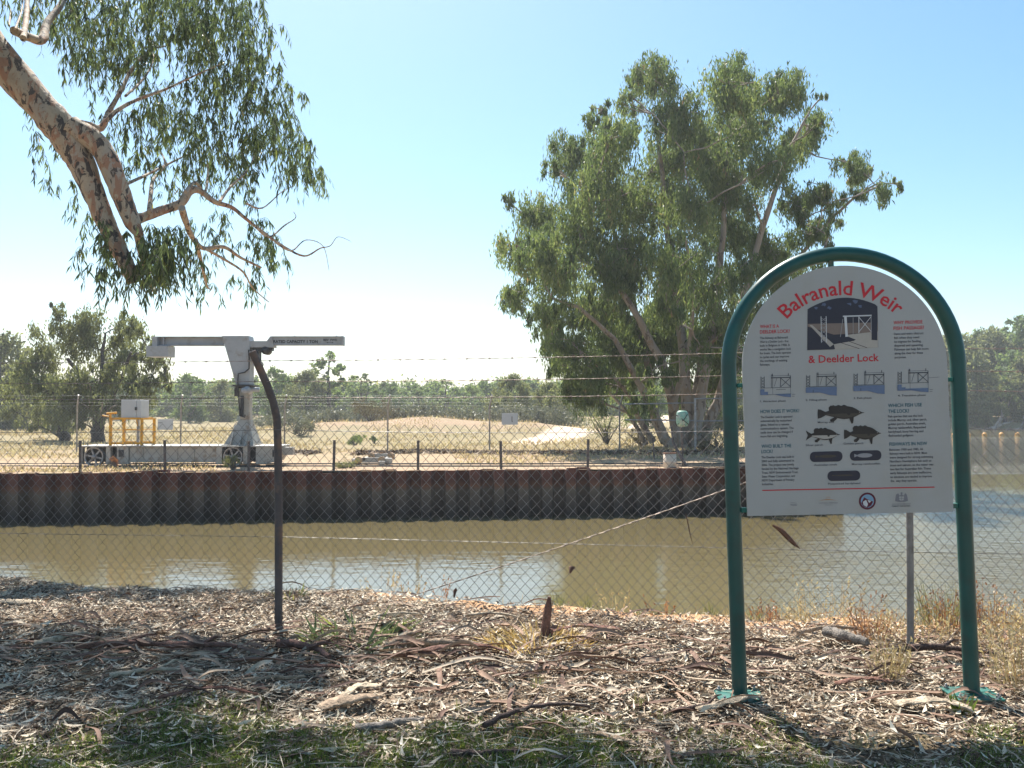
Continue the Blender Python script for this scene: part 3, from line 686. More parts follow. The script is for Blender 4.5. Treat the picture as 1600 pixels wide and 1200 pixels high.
# ------------------------------------------------------------------ crane on rails
def crane():
    Yc = 26.0; k = Yc/F; cx = (280-800)*k
    root = empty('jib_crane', (cx, Yc, ZP), 'grey rail mounted jib crane lettered with its rated capacity, on the far bank', 'crane')
    X = lambda px: (px-280)*k
    Z = lambda py: zat(py, Yc)-ZP
    zt = Z(696.5); zb0 = Z(724)
    mb = MB()                                             # chassis: deck, side girders, end boxes
    mb.box(X(122), X(438), 0, 1.25, zt-.04, zt, bev=.01)
    for y0 in (.05, 1.08):
        mb.box(X(202), X(338), y0+.03, y0+.1, Z(721), zt-.04); mb.box(X(202), X(338), y0, y0+.13, Z(722.5), Z(720.5))
        for a, b in ((124,129),(166,173),(183,201),(338,347),(380,388),(400,420)): mb.box(X(a), X(b), y0-.02, y0+.14, Z(725), zt-.04)
        for a in (222, 250, 276, 302): mb.box(X(a), X(a+1.2), y0-.0, y0+.12, Z(720), zt-.04)
    mb.prism([(X(420), zt-.04), (X(437), zt-.04), (X(437), Z(708)), (X(428), Z(722)), (X(420), Z(724))], .03, 1.2)
    mb.box(X(437), X(452), .45, .7, Z(712), Z(700))
    ch = mb.build('chassis', M['paint2'], root)
    for a, b in ((129,166),(173,183),(347,380),(388,400)): mb = MB(); mb.box(X(a), X(b), .30, .95, Z(722), zt-.05); mb.build('axle_box', M['dark'], ch)
    for a in (186, 426): mb = MB(); mb.box(X(a), X(a+8), .015, .06, Z(714), Z(703)); mb.build('opening_shade', M['dark'], ch)  # solid dark blocks on the face, coloured as the shade inside holes
    for px in (147, 364):                                 # spoked wheels, near and far side
        for y0 in (.02, 1.12):
            w_ = MB(); c = (0, 0, 0); r = .285
            w_.lathe([(r, 0), (r, .09), (r*.86, .09), (r*.86, 0), (r, 0)], c, n=28)
            w_.lathe([(r*1.08, .075), (r*1.08, .10), (r*.8, .10), (r*.8, .075)], c, n=28)
            w_.lathe([(.001, -.02), (.06, -.02), (.06, .11), (.001, .11)], c, n=14)
            for j in range(6):
                Mx = Matrix.Rotation(R(60*j+12), 4, 'Y'); w_.box(.05, r*.88, .02, .06, -.022, .022, M=Mx)
            wo = w_.build('wheel', M['galv'], root); wo.location = (X(px), y0, .285)
    mb = MB()                                             # pedestal with gussets, column
    for (x0, x1, y0, y1, x2, x3, y2, y3) in ((345,393,.25,1.15,366,382,.5,.82),):
        vs = [(X(x0), y0, zt), (X(x1), y0, zt), (X(x1), y1, zt), (X(x0), y1, zt), (X(x2), y2, Z(656)), (X(x3), y2, Z(656)), (X(x3), y3, Z(656)), (X(x2), y3, Z(656))]
        mb.add(vs, [(0,1,5,4),(1,2,6,5),(2,3,7,6),(3,0,4,7),(4,5,6,7)])
    for a in (358, 372, 381): mb.add([(X(a), .05, zt), (X(a)+.03, .05, zt), (X(a)+.03, .55, Z(662)), (X(a), .55, Z(662)), (X(a)+.03, .6, zt), (X(a), .6, zt)], [(0,1,2,3),(1,4,2),(0,3,5)])
    mb.box(X(344), X(394), .12, 1.2, zt+.003, zt+.03)
    mb.build('pedestal', M['paint2'], root)
    mb = MB(); mb.box(X(366), X(382), .5, .82, Z(656), Z(601), bev=.02); mb.build('column', M['paint2'], root)
    mb = MB(); mb.box(X(358), X(390), .3, 1.0, Z(603), Z(600.5)); mb.box(X(361), X(386), .4, .9, Z(606), Z(603)); mb.box(X(359), X(363), .42, .6, Z(619), Z(606))
    mb.build('slew_ring', M['dark'], root)
    mb = MB(); mb.lathe([(.001, 0), (.11, 0), (.11, .30), (.001, .30)], (X(381), .3, Z(609)), n=16); mb.lathe([(.001, 0), (.07, 0), (.07, .30), (.001, .3)], (X(382), .45, Z(608)), axis='x', n=14)
    mb.lathe([(.001, 0), (.09, 0), (.09, .14), (.001, .14)], (X(377), .24, Z(610)), n=16)
    mb.build('slew_motor', M['paint'], root)
    mb = MB(); mb.prism([(X(338.5), Z(523)), (X(381), Z(523)), (X(383), Z(533)), (X(382.5), Z(600)), (X(361.5), Z(600))], .42, .9)
    hd = mb.build('head', M['paint'], root)
    mb = MB(); 
    def ibeam(a, b, t, bt):
        mb.box(X(a), X(b), .6, .66, Z(bt)+.02, Z(t)-.02); mb.box(X(a), X(b), .48, .78, Z(t)-.022, Z(t)); mb.box(X(a), X(b), .48, .78, Z(bt), Z(bt)+.022)
    ibeam(232, 338.3, 523.6, 538.2)
    for a in (243,): mb.box(X(a), X(a+1.5), .49, .77, Z(537), Z(525))
    mb.build('rear_jib', M['paint'], root)
    mb = MB(); mb.box(X(220), X(254), .35, .92, Z(556), Z(539)); mb.box(X(228), X(236), .40, .86, Z(539), Z(524)); mb.build('counterweight', M['paint'], root)
    mb = MB(); mb.box(X(382.5), X(413), .45, .8, Z(541), Z(531)); mb.prism([(X(409), Z(541)), (X(421), Z(541)), (X(417), Z(523.4)), (X(415), Z(523.4)), (X(409), Z(531))], .46, .79)
    ibeam(417, 529, 523.2, 537.4); mb.box(X(417), X(529), .52, .56, Z(537), Z(524))
    mb.box(X(528), X(530.5), .47, .79, Z(537.6), Z(523))
    for a in (451, 518): mb.box(X(a), X(a+1.5), .6, .65, Z(523), Z(521.3))
    jb = mb.build('front_jib', M['paint'], root)
    global BOLD; BOLD = .035
    txt('RATED CAPACITY 1 TON', jb, X(419), Z(533.8), 0.085*1.0, X(490)-X(419), M['black'], .515)
    txt('REV  FWD', jb, X(499), Z(530.6), .06, X(521)-X(499), M['black'], .515)
    BOLD = .012
    mb = MB(); mb.box(X(504), X(515), .512, .515, Z(533.2), Z(532.7))
    for a, d in ((504, 1), (515, -1)): mb.add([(X(a), .513, Z(533)), (X(a+2.2*d), .513, Z(532)), (X(a+2.2*d), .513, Z(534))], [(0,1,2)] if d > 0 else [(0,2,1)])
    mb.build('arrow', M['black'], jb)
    mb = MB(); mb.box(X(386), X(412), .5, .8, Z(547), Z(541)); mb.box(X(388), X(396), .45, .8, Z(566), Z(547)); mb.box(X(410), X(417), .55, .75, Z(546), Z(541))
    mb.lathe([(.001, 0), (.12, 0), (.12, .35), (.001, .35)], (X(407), .45, Z(546)), n=14)
    ho = mb.build('hoist', M['dark'], root)
    mb = MB(); q = []
    for i in range(15): a = math.pi*(1.5*i/14-.4); q.append((X(398)+.07*math.cos(a), .6, Z(568)+.07*math.sin(a)))
    mb.tube(q, .018, 6); mb.tube([(X(398), .6, Z(566)), (X(398), .6, Z(545))], .012, 5); mb.build('hook', M['dark'], ho)
    mb = MB()
    for pts in ([(382, 545), (383, 560), (383, 575), (376, 581), (366, 583), (365, 595), (367, 620), (369, 650), (377, 652), (377, 648)], [(385, 542), (387, 556), (392, 560), (391, 545)]):
        mb.tube([(X(a), .37, Z(b)) for a, b in pts], .022, 6)
    mb.box(X(369), X(373), .40, .5, Z(651), Z(618)); mb.build('power_cable', M['dark'], root)
    # yellow platform with control cabinet
    mb = MB(); y0, y1 = .1, 1.0
    for y in (y0, y1):
        for a in (168.5, 217.5): mb.box(X(a), X(a+3.6), y, y+.07, zt+.003, Z(654))
        for b in (654, 693): mb.box(X(172), X(217.5), y+.01, y+.055, Z(b)-.03, Z(b)+.03)
        mb.tube([(X(172), y+.03, Z(672)), (X(218), y+.03, Z(672))], .012, 6)
    for a in (170, 219): mb.box(X(a)-.02, X(a)+.02, y0+.07, y1, Z(655)-.02, Z(655)+.02)
    mb.tube([(X(189), .12, Z(656)), (X(193), .12, Z(671))], .02, 5); mb.tube([(X(211), .12, Z(656)), (X(213), .12, Z(666))], .02, 5)
    cf = mb.build('control_frame', M['yellow'], root)
    mb = MB(); mb.box(X(204), X(206.5), .45, .55, zt, Z(654)); mb.build('conduit', M['galv'], cf)
    mb = MB(); mb.tube([(X(168), .2, Z(654)), (X(168), .2, Z(646.5))], .035, 8); mb.tube([(X(162), .2, Z(646)), (X(178), .2, Z(645))], .03, 8); mb.tube([(X(158), .1, Z(649)), (X(168), .1, Z(651))], .02, 8)
    mb.build('hand_lever', M['yellow'], cf)
    mb = MB(); mb.box(X(186), X(209.5), .15, .75, Z(653.2), Z(624.5), bev=.008); mb.box(X(209.7), X(217), .16, .74, Z(653.2), Z(624.7), bev=.008)
    cb = mb.build('control_cabinet', M['cab'], root)
    mb = MB(); mb.box(X(208), X(211), .12, .15, Z(641), Z(636)); mb.build('handle', M['dark'], cb)
    for y in (.06, 1.16):
        mb = MB(); mb.box(-40-cx, 7.5-cx, y-.03, y+.03, 0, .035); r_ = mb.build('crane_rail', M['dark'])
        r_.location = (cx, Yc, ZP+.0); tag(r_, 'low steel rail under the %s wheels of the crane' % ('near' if y < .5 else 'far side'), 'rail', 'crane rails')
BOLD = .012
def txtmesh(s):
    cu = bpy.data.curves.new('t', 'FONT'); cu.body = s; cu.resolution_u = 2; cu.size = 1; cu.offset = BOLD
    o = bpy.data.objects.new('t', cu); link(o)
    dg = bpy.context.evaluated_depsgraph_get(); me = bpy.data.meshes.new_from_object(o.evaluated_get(dg))
    bpy.data.objects.remove(o); bpy.data.curves.remove(cu)
    return me
def txtdata(s, wd, cap, bold=0.0):
    me = txtmesh(s); n = len(me.vertices); co = np.empty(n*3); me.vertices.foreach_get('co', co); co = co.reshape(-1, 3)
    f = [tuple(p.vertices) for p in me.polygons]; bpy.data.meshes.remove(me)
    x0, x1 = co[:, 0].min(), co[:, 0].max()
    co[:, 0] = (co[:, 0]-x0)*((wd/(x1-x0)) if wd else cap/.69*.9); co[:, 1] *= cap/.69
    return co, f
def txt(s, parent, x, z, cap, wd, mat, y, name='text'):
    co, f = txtdata(s, wd, cap)
    mb = MB(); mb.add([(x+a, y, z+b) for a, b, _ in co], f); return mb.build(name, mat, parent)
crane()

# ------------------------------------------------------------------ far bank objects
def fpost(px, top=619, bot=706, lean=1.6, Y=34.6):
    return None
gf = 'posts of the far chain link fence'
YF = 34.6
FZ = lambda x: float(hf(x, YF))
fp = []
proto_p = None
fence = empty('chain_link_fence', ((445-800)/F*YF, YF, ZP), 'tall weathered chain link fence with barbed wire crossing the far paddock', 'fence')
fb = fence.location.copy()
pxs = [-365, -203, -41, 121, 283, 445, 606, 765, 968]
for px in pxs:
    x = (px-800)/F*YF; mb = MB(); z0 = FZ(x)-.05; zt = zat(634, YF)
    mb.tube([(0, 0, z0), (0, 0, zt-.02), (.01, -.02, zt), (.1, -.12, zt+.42)], [.033, .033, .032, .03], 8)
    o = mb.build('fence_post', M['galv'], fence); o.location = (x-fb.x, 0, -fb.z)
def zigmesh(x0, x1, z0f, z1, p, q, yf, rad, dz=None):
    """chain link as real wires; numpy. returns verts, faces"""
    nx = int((x1-x0)/(p/2)); A = []; B = []
    for i in range(nx):
        xa = x0+i*p/2; zb = z0f(xa); nz = int((z1-zb)/(q/2)); j = np.arange(nz)
        par = (i+j) % 2; X1 = xa + par*p/2; X2 = xa + (1-par)*p/2
        Z1 = z1 - j*q/2; Z2 = z1-(j+1)*q/2
        A.append(np.stack([X1, np.zeros(nz), Z1], 1)); B.append(np.stack([X2, np.zeros(nz), Z2], 1))
        A[-1][:, 1] += (par-.5)*rad*2.2; B[-1][:, 1] += (.5-par)*rad*2.2
    A = np.concatenate(A); B = np.concatenate(B)
    for Q in (A, B):
        d = dz(Q) if dz else 0
        Q += d; Q[:, 1] += yf(Q[:, 0])
    D = B-A; D /= np.linalg.norm(D, axis=1)[:, None]; U = np.cross(D, [0, 1.0, 0]); U /= np.linalg.norm(U, axis=1)[:, None]; Wv = np.cross(D, U)
    vs = []
    for E in (A, B):
        for k in range(4):
            an = math.pi/2*k; vs.append(E+(U*math.cos(an)+Wv*math.sin(an))*rad)
    V = np.stack(vs, 1).reshape(-1, 3); i = np.arange(len(A))*8
    Fc = np.concatenate([np.stack([i+k, i+(k+1) % 4, i+4+(k+1) % 4, i+4+k], 1) for k in range(4)])
    return V, Fc
V, Fc = zigmesh((pxs[0]-800)/F*YF, (968-800)/F*YF, FZ, zat(636, YF), .12, .12, lambda x: YF+0*x, .0022)
npmesh('chain_mesh', V-np.array(fb), Fc, M['galv'], parent=fence)
for i, (dz, dy) in enumerate(((.0, 0), (.12, -.035), (.24, -.07), (.38, -.11))):
    mb = MB(); n = 60; xa, xb_ = (pxs[0]-800)/F*YF, (968-800)/F*YF
    mb.tube([(xa+(xb_-xa)*t/n-fb.x+.03*i, dy-.02, zat(634, YF)+dz-fb.z+.015*math.sin(t*1.7+i)) for t in range(n+1)], .0022, 3); mb.build('barbed_wire', M['galv'], fence)
# pipe gate at the right end of the far fence
gate = empty('pipe_gate', ((1086-800)/F*34, 34, ZP), 'galvanised pipe gate in front of the huge gum trunks', 'gate'); gx = gate.location
mb = MB(); q = lambda px, py: (( px-800)/F*34-gx.x, 0, zat(py, 34)-gx.z)
for a in (1086,): mb.tube([q(a, 622), q(a, 705)], .045, 10)
mb.build('gate_post', M['galv'], gate)
for a, b, c, d in ((976, 631.5, 1084, 629.5), (1087, 623, 1190, 622), (976, 656, 1084, 657), (1087, 658, 1190, 657)):
    mb = MB(); mb.tube([q(a, b), q(c, d)], .026, 8); mb.build('rail', M['galv'], gate)
mb = MB(); mb.tube([q(1190, 620), q(1190, 705)], .045, 10); mb.build('gate_post', M['galv'], gate)
# notices on the far fence
def notice(px0, px1, py0, py1, Y, label, marks):
    x = (px0+px1)/2; root = empty('notice_board', ((x-800)/F*Y, Y, zat(py1, Y)), label, 'notice', 'white notice boards on the far bank')
    k = Y/F; w_ = (px1-px0)/2*k; h = (py1-py0)*k
    mb = MB(); mb.box(-w_, w_, -.02, 0, 0, h, bev=.004); b = mb.build('board', M['cab'], root)
    mb = MB(); marks(mb, k, h); mb.build('marking', M['black'], b)
notice(784, 809, 645.5, 663.5, 34.5, 'white board marked with a single stroke, on the far fence right of centre',
       lambda mb, k, h: (mb.box(3*k, 4*k, -.024, -.021, h-13*k, h-5*k), mb.box(3*k, 5*k, -.024, -.021, h-13.8*k, h-13.1*k)))
notice(247, 271, 655, 671.5, 34.0, 'blank white board low on the far fence left of the crane column',
       lambda mb, k, h: mb.box(-11*k, -4*k, -.024, -.021, h-6*k, h-5.3*k))
# short dark posts along the wall, a cable between
gp = 'short dark posts along the wall top'
names = ['in front of the left crane wheel', 'in front of the middle of the crane chassis', 'at the right end of the crane chassis', 'left of the small axle trolley', 'right of the small axle trolley',
         'below the marked white board', 'left of the cream drum near the huge gum']
pp = MB(); pp.tube([(0, 0, -.1), (0, 0, .93)], .038, 8); pp.box(-.045, .045, -.045, .045, .93, .945)
pp = pp.build('short_post', M['post']); first = True
for px, nm in zip((127, 259, 389.5, 522, 653.5, 783, 918), names):
    Yp = 24.75+.108*((px-800)/F*24.4)+.15
    o = pp if first else pp.copy()
    if not first: link(o)
    first = False; x = (px-800)/F*Yp; o.location = (x, Yp, ZP); o.scale = (1, 1, (.86+.04*math.sin(px))); o.rotation_euler = (0, R(1.2*math.sin(px*3)), 0)
    tag(o, 'short dark post '+nm, 'post', gp)
o = pp.copy(); link(o); x = (1022-800)/F*30; o.location = (x, 30, ZP); o.scale = (.7, .7, .75); tag(o, 'thin black post leaning slightly left of the cream drum', 'post', gp); o.rotation_euler = (0, R(-4), 0)
# small axle trolley
def trolley():
    Yt = 27.0; k = Yt/F; c = Vector(((590-800)*k, Yt, ZP)); root = empty('axle_trolley', c, 'small pale steel trolley with round rollers resting on the bare bank', 'trolley')
    X = lambda px: (px-590)*k; Z = lambda py: zat(py, Yt)-ZP
    mb = MB(); mb.box(X(566), X(604), 0, .08, Z(723), Z(715)); mb.box(X(570), X(612), .75, .83, Z(720), Z(711)); mb.box(X(568), X(571), 0, .83, .12, .2); mb.box(X(600), X(603), 0, .83, .12, .2)
    mb.box(X(549), X(560), .1, .3, .02, .17, bev=.02); mb.box(X(593), X(603), -.2, -.05, .0, .12, bev=.02); mb.box(X(602), X(613), -.1, .1, .02, .2, bev=.02)
    mb.build('frame', M['paint2'], root)
    for px, y in ((561, -.06), (597, -.06), (606, .7), (575, .7)):
        mb = MB(); mb.lathe([(.001, 0), (.11, 0), (.11, .12), (.001, .12)], (0, 0, 0), n=20); mb.lathe([(.035, -.01), (.001, -.01)], (0, 0, 0), n=12)
        o = mb.build('roller', simple('roller_rust', (.5, .32, .18), .7, 0, .3, 14), root); o.location = (X(px), y, Z(719 if y < 0 else 715))
trolley()
# cream drum, leaning stick, tied green container
root = empty('drum', ((1046-800)/F*25.6, 25.6, ZP), 'cream steel drum cut down, rusty rim, standing on the wall edge', 'drum')
mb = MB(); mb.lathe([(.001, 0), (.185, 0), (.19, .01), (.185, .15), (.19, .16), (.185, .17), (.185, .42), (.17, .42), (.17, .1), (.001, .1)], (0, 0, 0), 'z', 24); mb.build('body', simple('cream_paint', (.6, .52, .42), .6, 0, .12, 5, dirt=(.35, .2, .12), dscale=5), root)
mb = MB(); mb.lathe([(.192, .405), (.192, .428), (.165, .428), (.165, .405), (.192, .405)], (0, 0, 0), 'z', 24); mb.build('rim', simple('rust', (.2, .09, .05), .9), root)
root = empty('leaning_pole', ((1072-800)/F*26, 26, ZP), 'weathered pole leaning beside the cream drum', 'pole')
mb = MB(); mb.tube([(.05, 0, -.05), (-.12, .2, .25), (-.30, .5, .7), (-.33, .6, 1.2)], [.05, .045, .035, .03], 8); mb.build('shaft', M['post'], root)
gx0 = (1066-800)/F*26.2
root = empty('container', (gx0, 26.2, ZP), 'pale green plastic container tied with dark cord high on a stake by the huge gum', 'container')
zc = zat(667, 26.2)-ZP; H = .5
mb = MB()
pr = [(.06, 0), (.14, .02), (.185, .12), (.19, .25), (.16, .42), (.12, .47), (.04, .48)]
vs = []; 
for r_, t in pr:
    for kk in range(16):
        a = 2*math.pi*kk/16; bl = (1+.08*math.sin(3*a+t*9)); vs.append((r_*bl*math.cos(a), r_*.8*bl*math.sin(a), zc+t))
mb.add(vs, [(i*16+j, i*16+(j+1) % 16, (i+1)*16+(j+1) % 16, (i+1)*16+j) for i in range(6) for j in range(16)]+[tuple(range(15, -1, -1)), tuple(range(96, 112))], 0, True)
mb.build('body', simple('pale_green_plastic', (.22, .42, .33), .45, 0, .3, 7, dirt=(.5, .48, .42), dscale=4), root)
mb = MB(); mb.tube([(-.19, -.05, zc+.35), (0, -.17, zc+.2), (.16, -.08, zc+.08)], .012, 5); mb.tube([(.14, -.09, zc+.38), (.02, -.17, zc+.22), (-.15, -.08, zc+.08)], .012, 5); mb.build('cord', M['black'], root)
mb = MB(); mb.tube([(.04, .17, -.1), (.02, .17, .8), (-.02, .16, zc+.3)], .03, 6); mb.build('stake', M['post'], root)
# low concrete block and pipe right of crane
root = empty('buoy', (0, 0, 0)); bpy.data.objects.remove(root)
gb2 = 'orange buoys in a line across the river'
bm_ = MB(); bm_.lathe([(.001, -.2), (.12, -.17), (.2, -.08), (.22, .03), (.17, .15), (.08, .2), (.001, .21)], (0, 0, 0), 'z', 18)
morange = simple('orange_float', (.75, .36, .08), .5, 0, .1, 4, dirt=(.5, .3, .12), dscale=3)
b0 = None
for px, lb in ((1512, 'orange buoy hard against the right side of the green post'), (1537.5, 'second orange buoy from the green post'), (1564, 'third orange buoy from the green post'), (1588.5, 'orange buoy nearest the right photo edge'),
               (1490, 'orange buoy seen between board and right leg'), (1614, 'orange buoy just beyond the right photo edge')):
    Yb = 100+ (px-1500)*.02
    if b0 is None: b0 = empty('buoy', (0, 0, 0)); bm_.build('float', morange, b0); mm = MB(); mm.lathe([(.035, .2), (.035, .26), (.001, .26)], (0, 0, 0), 'z', 8); mm.build('lug', M['dark'], b0); o = b0
    else: o = copytree(b0)
    o.location = ((px-800)/F*Yb, Yb, ZW+.07); o.rotation_euler = (R(6*math.sin(px)), R(8*math.cos(px)), px); o.scale = (1.25, 1.25, 1.25); tag(o, lb, 'buoy', gb2)
# fallen timber at the far river bank
for i, (px, py, L_, an, lb) in enumerate(((1535, 668, 5, 20, 'pale fallen log sloping into the river below the trees'), (1552, 660, 3.5, 60, 'pale upright snag on the far river bank'), (1572, 664, 4, 5, 'grey fallen trunk lying behind the third buoy'))):
    Yb = 127; x = (px-800)/F*Yb; rr = random.Random(i); root = empty('fallen_log', (x, Yb, ZW), lb, 'log')
    mb = MB(); e = Vector((math.cos(R(an))*L_, .6, math.sin(R(an))*L_*.6+.3)); q = curve(Vector((0, 0, -.1)), e, 6, 0, rr, .06); mb.tube(q, [.28, .26, .22, .2, .15, .12, .07], 8)
    mb.tube([q[3], q[3]+Vector((.6, .1, 1.1)), q[3]+Vector((.7, .2, 1.9))], [.1, .07, .03], 6); mb.build('trunk', M['bark_far'], root)

# ------------------------------------------------------------------ near chain link fence
def fy(x): return 6.2 - .115*(np.asarray(x)+1.63)
nf = empty('chain_link_fence', (0, 6.0, 0), 'near slack chain link fence with sagging barbed wire along the river bank', 'fence')
nb = np.array(nf.location)
def slack(Q):
    x, z = Q[:, 0], Q[:, 2]
    d = np.zeros_like(Q); t = np.clip((z-.7)/.8, 0, 1)
    d[:, 1] = .05*vnoise(x, z, .8, 61) + .03*vnoise(x, z, .3, 62)*t
    d[:, 0] = .035*vnoise(x, z, .5, 63)
    d[:, 2] = .07*vnoise(x, z*.3, .9, 64)*t + .03*vnoise(x, z, .35, 66) - .05*t*(.5+.5*np.cos((x+1.63)/4.2*2*math.pi))*0
    return d
zg = lambda x: float(hb(x, fy(x)))+.0
V, Fc = zigmesh(-6.2, 7.0, zg, 1.46, .070, .0775, fy, .0015, slack)
npmesh('chain_mesh', V-nb, Fc, M['wire'], parent=nf)
def npost(x, mat, r, top, label=None):
    y = float(fy(x)); z0 = zg(x)-.1; mb = MB()
    mb.tube([(x+q_, y+p_, z) for q_, p_, z in top(z0)], r, 14, cap=False)
    pts = top(z0); a = Vector((x+pts[-1][0], y+pts[-1][1], pts[-1][2])); b = Vector((x+pts[-2][0], y+pts[-2][1], pts[-2][2])); d = (a-b).normalized()
    mb.tube([a, a-d*.03], [r*.999, r*.8], 14)
    mb.v = [tuple(np.array(v)-nb) for v in mb.v]; return mb.build('fence_post', mat, nf)
bent = lambda z0: [(.015, 0, z0), (.012, 0, .4), (.008, 0, .9), (.0, 0, 1.3), (-.006, -.005, 1.48), (-.028, -.02, 1.6), (-.065, -.05, 1.72), (-.105, -.085, 1.83), (-.15, -.12, 1.95)]
npost(-1.635, M["post"], .027, bent)
straight = lambda z0: [(-.008, 0, z0), (0, 0, .5), (.002, 0, 1.2), (0, 0, 1.5), (-.03, -.05, 1.65), (-.08, -.14, 1.93)]
npost(2.555, M['galvdark'], .022, straight); npost(-5.85, M['post'], .027, straight); npost(6.75, M['galv'], .027, straight)
def strand(pts, name, mat, barb=True, r=.0014, seg=.05, seed=0):
    """two twisted strands with barbs"""
    rr = random.Random(seed); P_ = [Vector(p) for p in pts]; path = []
    for i in range(len(P_)-1):
        n = max(2, int((P_[i+1]-P_[i]).length/seg))
        for k in range(n): path.append(P_[i].lerp(P_[i+1], k/n))
    path.append(P_[-1]); mb = MB()
    for ph in (0, math.pi):
        q = []
        for i, p in enumerate(path):
            a = i*1.9+ph; q.append(p+Vector((0, math.cos(a), math.sin(a)))*r*1.1-Vector(nb))
        mb.tube(q, r, 4, cap=False)
    if barb:
        L = 0; nxt = .06
        for i in range(1, len(path)):
            L += (path[i]-path[i-1]).length
            if L > nxt:
                nxt = L+.125; c = path[i]-Vector(nb); d = (path[i]-path[i-1]).normalized()
                for _ in range(2):
                    u = Vector((rr.uniform(-.4, .4), rr.uniform(-1, 1), rr.uniform(-1, 1))).normalized()*.014
                    mb.tube([c-u, c+u], .0011, 3)
                mb.tube([c-d*.008, c+d*.008], .0042, 5)
    return mb.build(name, mat, nf)
def wire(zs, dy, sag, seed, barb=True, name='barbed_wire'):
    """zs: heights at the four posts"""
    xs_ = (-5.85-.15, -1.635-.13*(dy/.12 if dy else 0), 2.555-.08, 6.75-.08); pts = []
    for i in range(3):
        n = 14
        for k in range(n+(i == 2)):
            t = k/n; x = xs_[i]+(xs_[i+1]-xs_[i])*t; pts.append((x, float(fy(x))-dy, zs[i]+(zs[i+1]-zs[i])*t-sag*4*t*(1-t)))
    strand(pts, name, M['barb'] if barb else M['wire'], barb, seed=seed)
wire((1.91, 1.885, 1.94, 1.93), .12, .015, 1); wire((1.77, 1.745, 1.80, 1.80), .085, .02, 2); wire((1.65, 1.635, 1.68, 1.66), .045, .02, 3)
wire((1.42, 1.41, 1.44, 1.44), .03, .03, 4, False, 'line_wire'); wire((.64, .66, .63, .64), -.03, .0, 5, False, 'line_wire')
pts = []
for t in range(21):
    u = t/20; px = 640+(1140-640)*u*1.55; py = 932-(932-758)*u*1.55+18*u*(1-u)*1.2
    p = P(px, py, float(fy((px-800)/F*6.1))-.06); pts.append(p)
strand(pts, 'broken_barbed_wire', M['barb'], True, .0024, seed=9)
# leaf and twig pieces caught in the mesh
def caught(px, py, L_, an, label, w_=.02, twig_=False):
    p = P(px, py, float(fy((px-800)/F*6.0))-.02); root = empty('dry_leaf', p, label, 'leaf', 'dry leaves and twigs caught in the near fence')
    d = Vector((math.cos(R(an)), .15, math.sin(R(an)))); mb = MB(); n = Vector((-d.z, 0, d.x)); vs = []
    for i in range(7):
        t = i/6; c = d*L_*(t-.5)+Vector((0, .02*math.sin(t*3), .01*math.sin(t*5))); ww = w_*math.sin(max(.08, t)*math.pi*.97+.04)**.7
        vs += [c+n*ww*.5, c+Vector((0, -.006, 0)), c-n*ww*.5, c+Vector((0, .003, 0))]
    fs = [(i*4+k, i*4+(k+1) % 4, (i+1)*4+(k+1) % 4, (i+1)*4+k) for i in range(6) for k in range(4)]
    mb.add(vs, fs, 0, True); mb.build('blade', M['barkdark'], root)
M['barkdark'] = simple('dead_leaf_brown', (.10, .05, .035), .8, 0, .3, 30)
caught(1229, 838, .24, -38, 'long dark bark sliver hanging in the fence below the board', .035)
caught(711, 925, .075, 80, 'small dark leaf hanging in the fence low over the pale water', .025)
caught(894, 889, .06, 60, 'small brown leaf in the fence over the olive water', .04)
caught(1077, 825, .2, -75, 'thin dark twig hanging near the sign\'s left leg', .008)
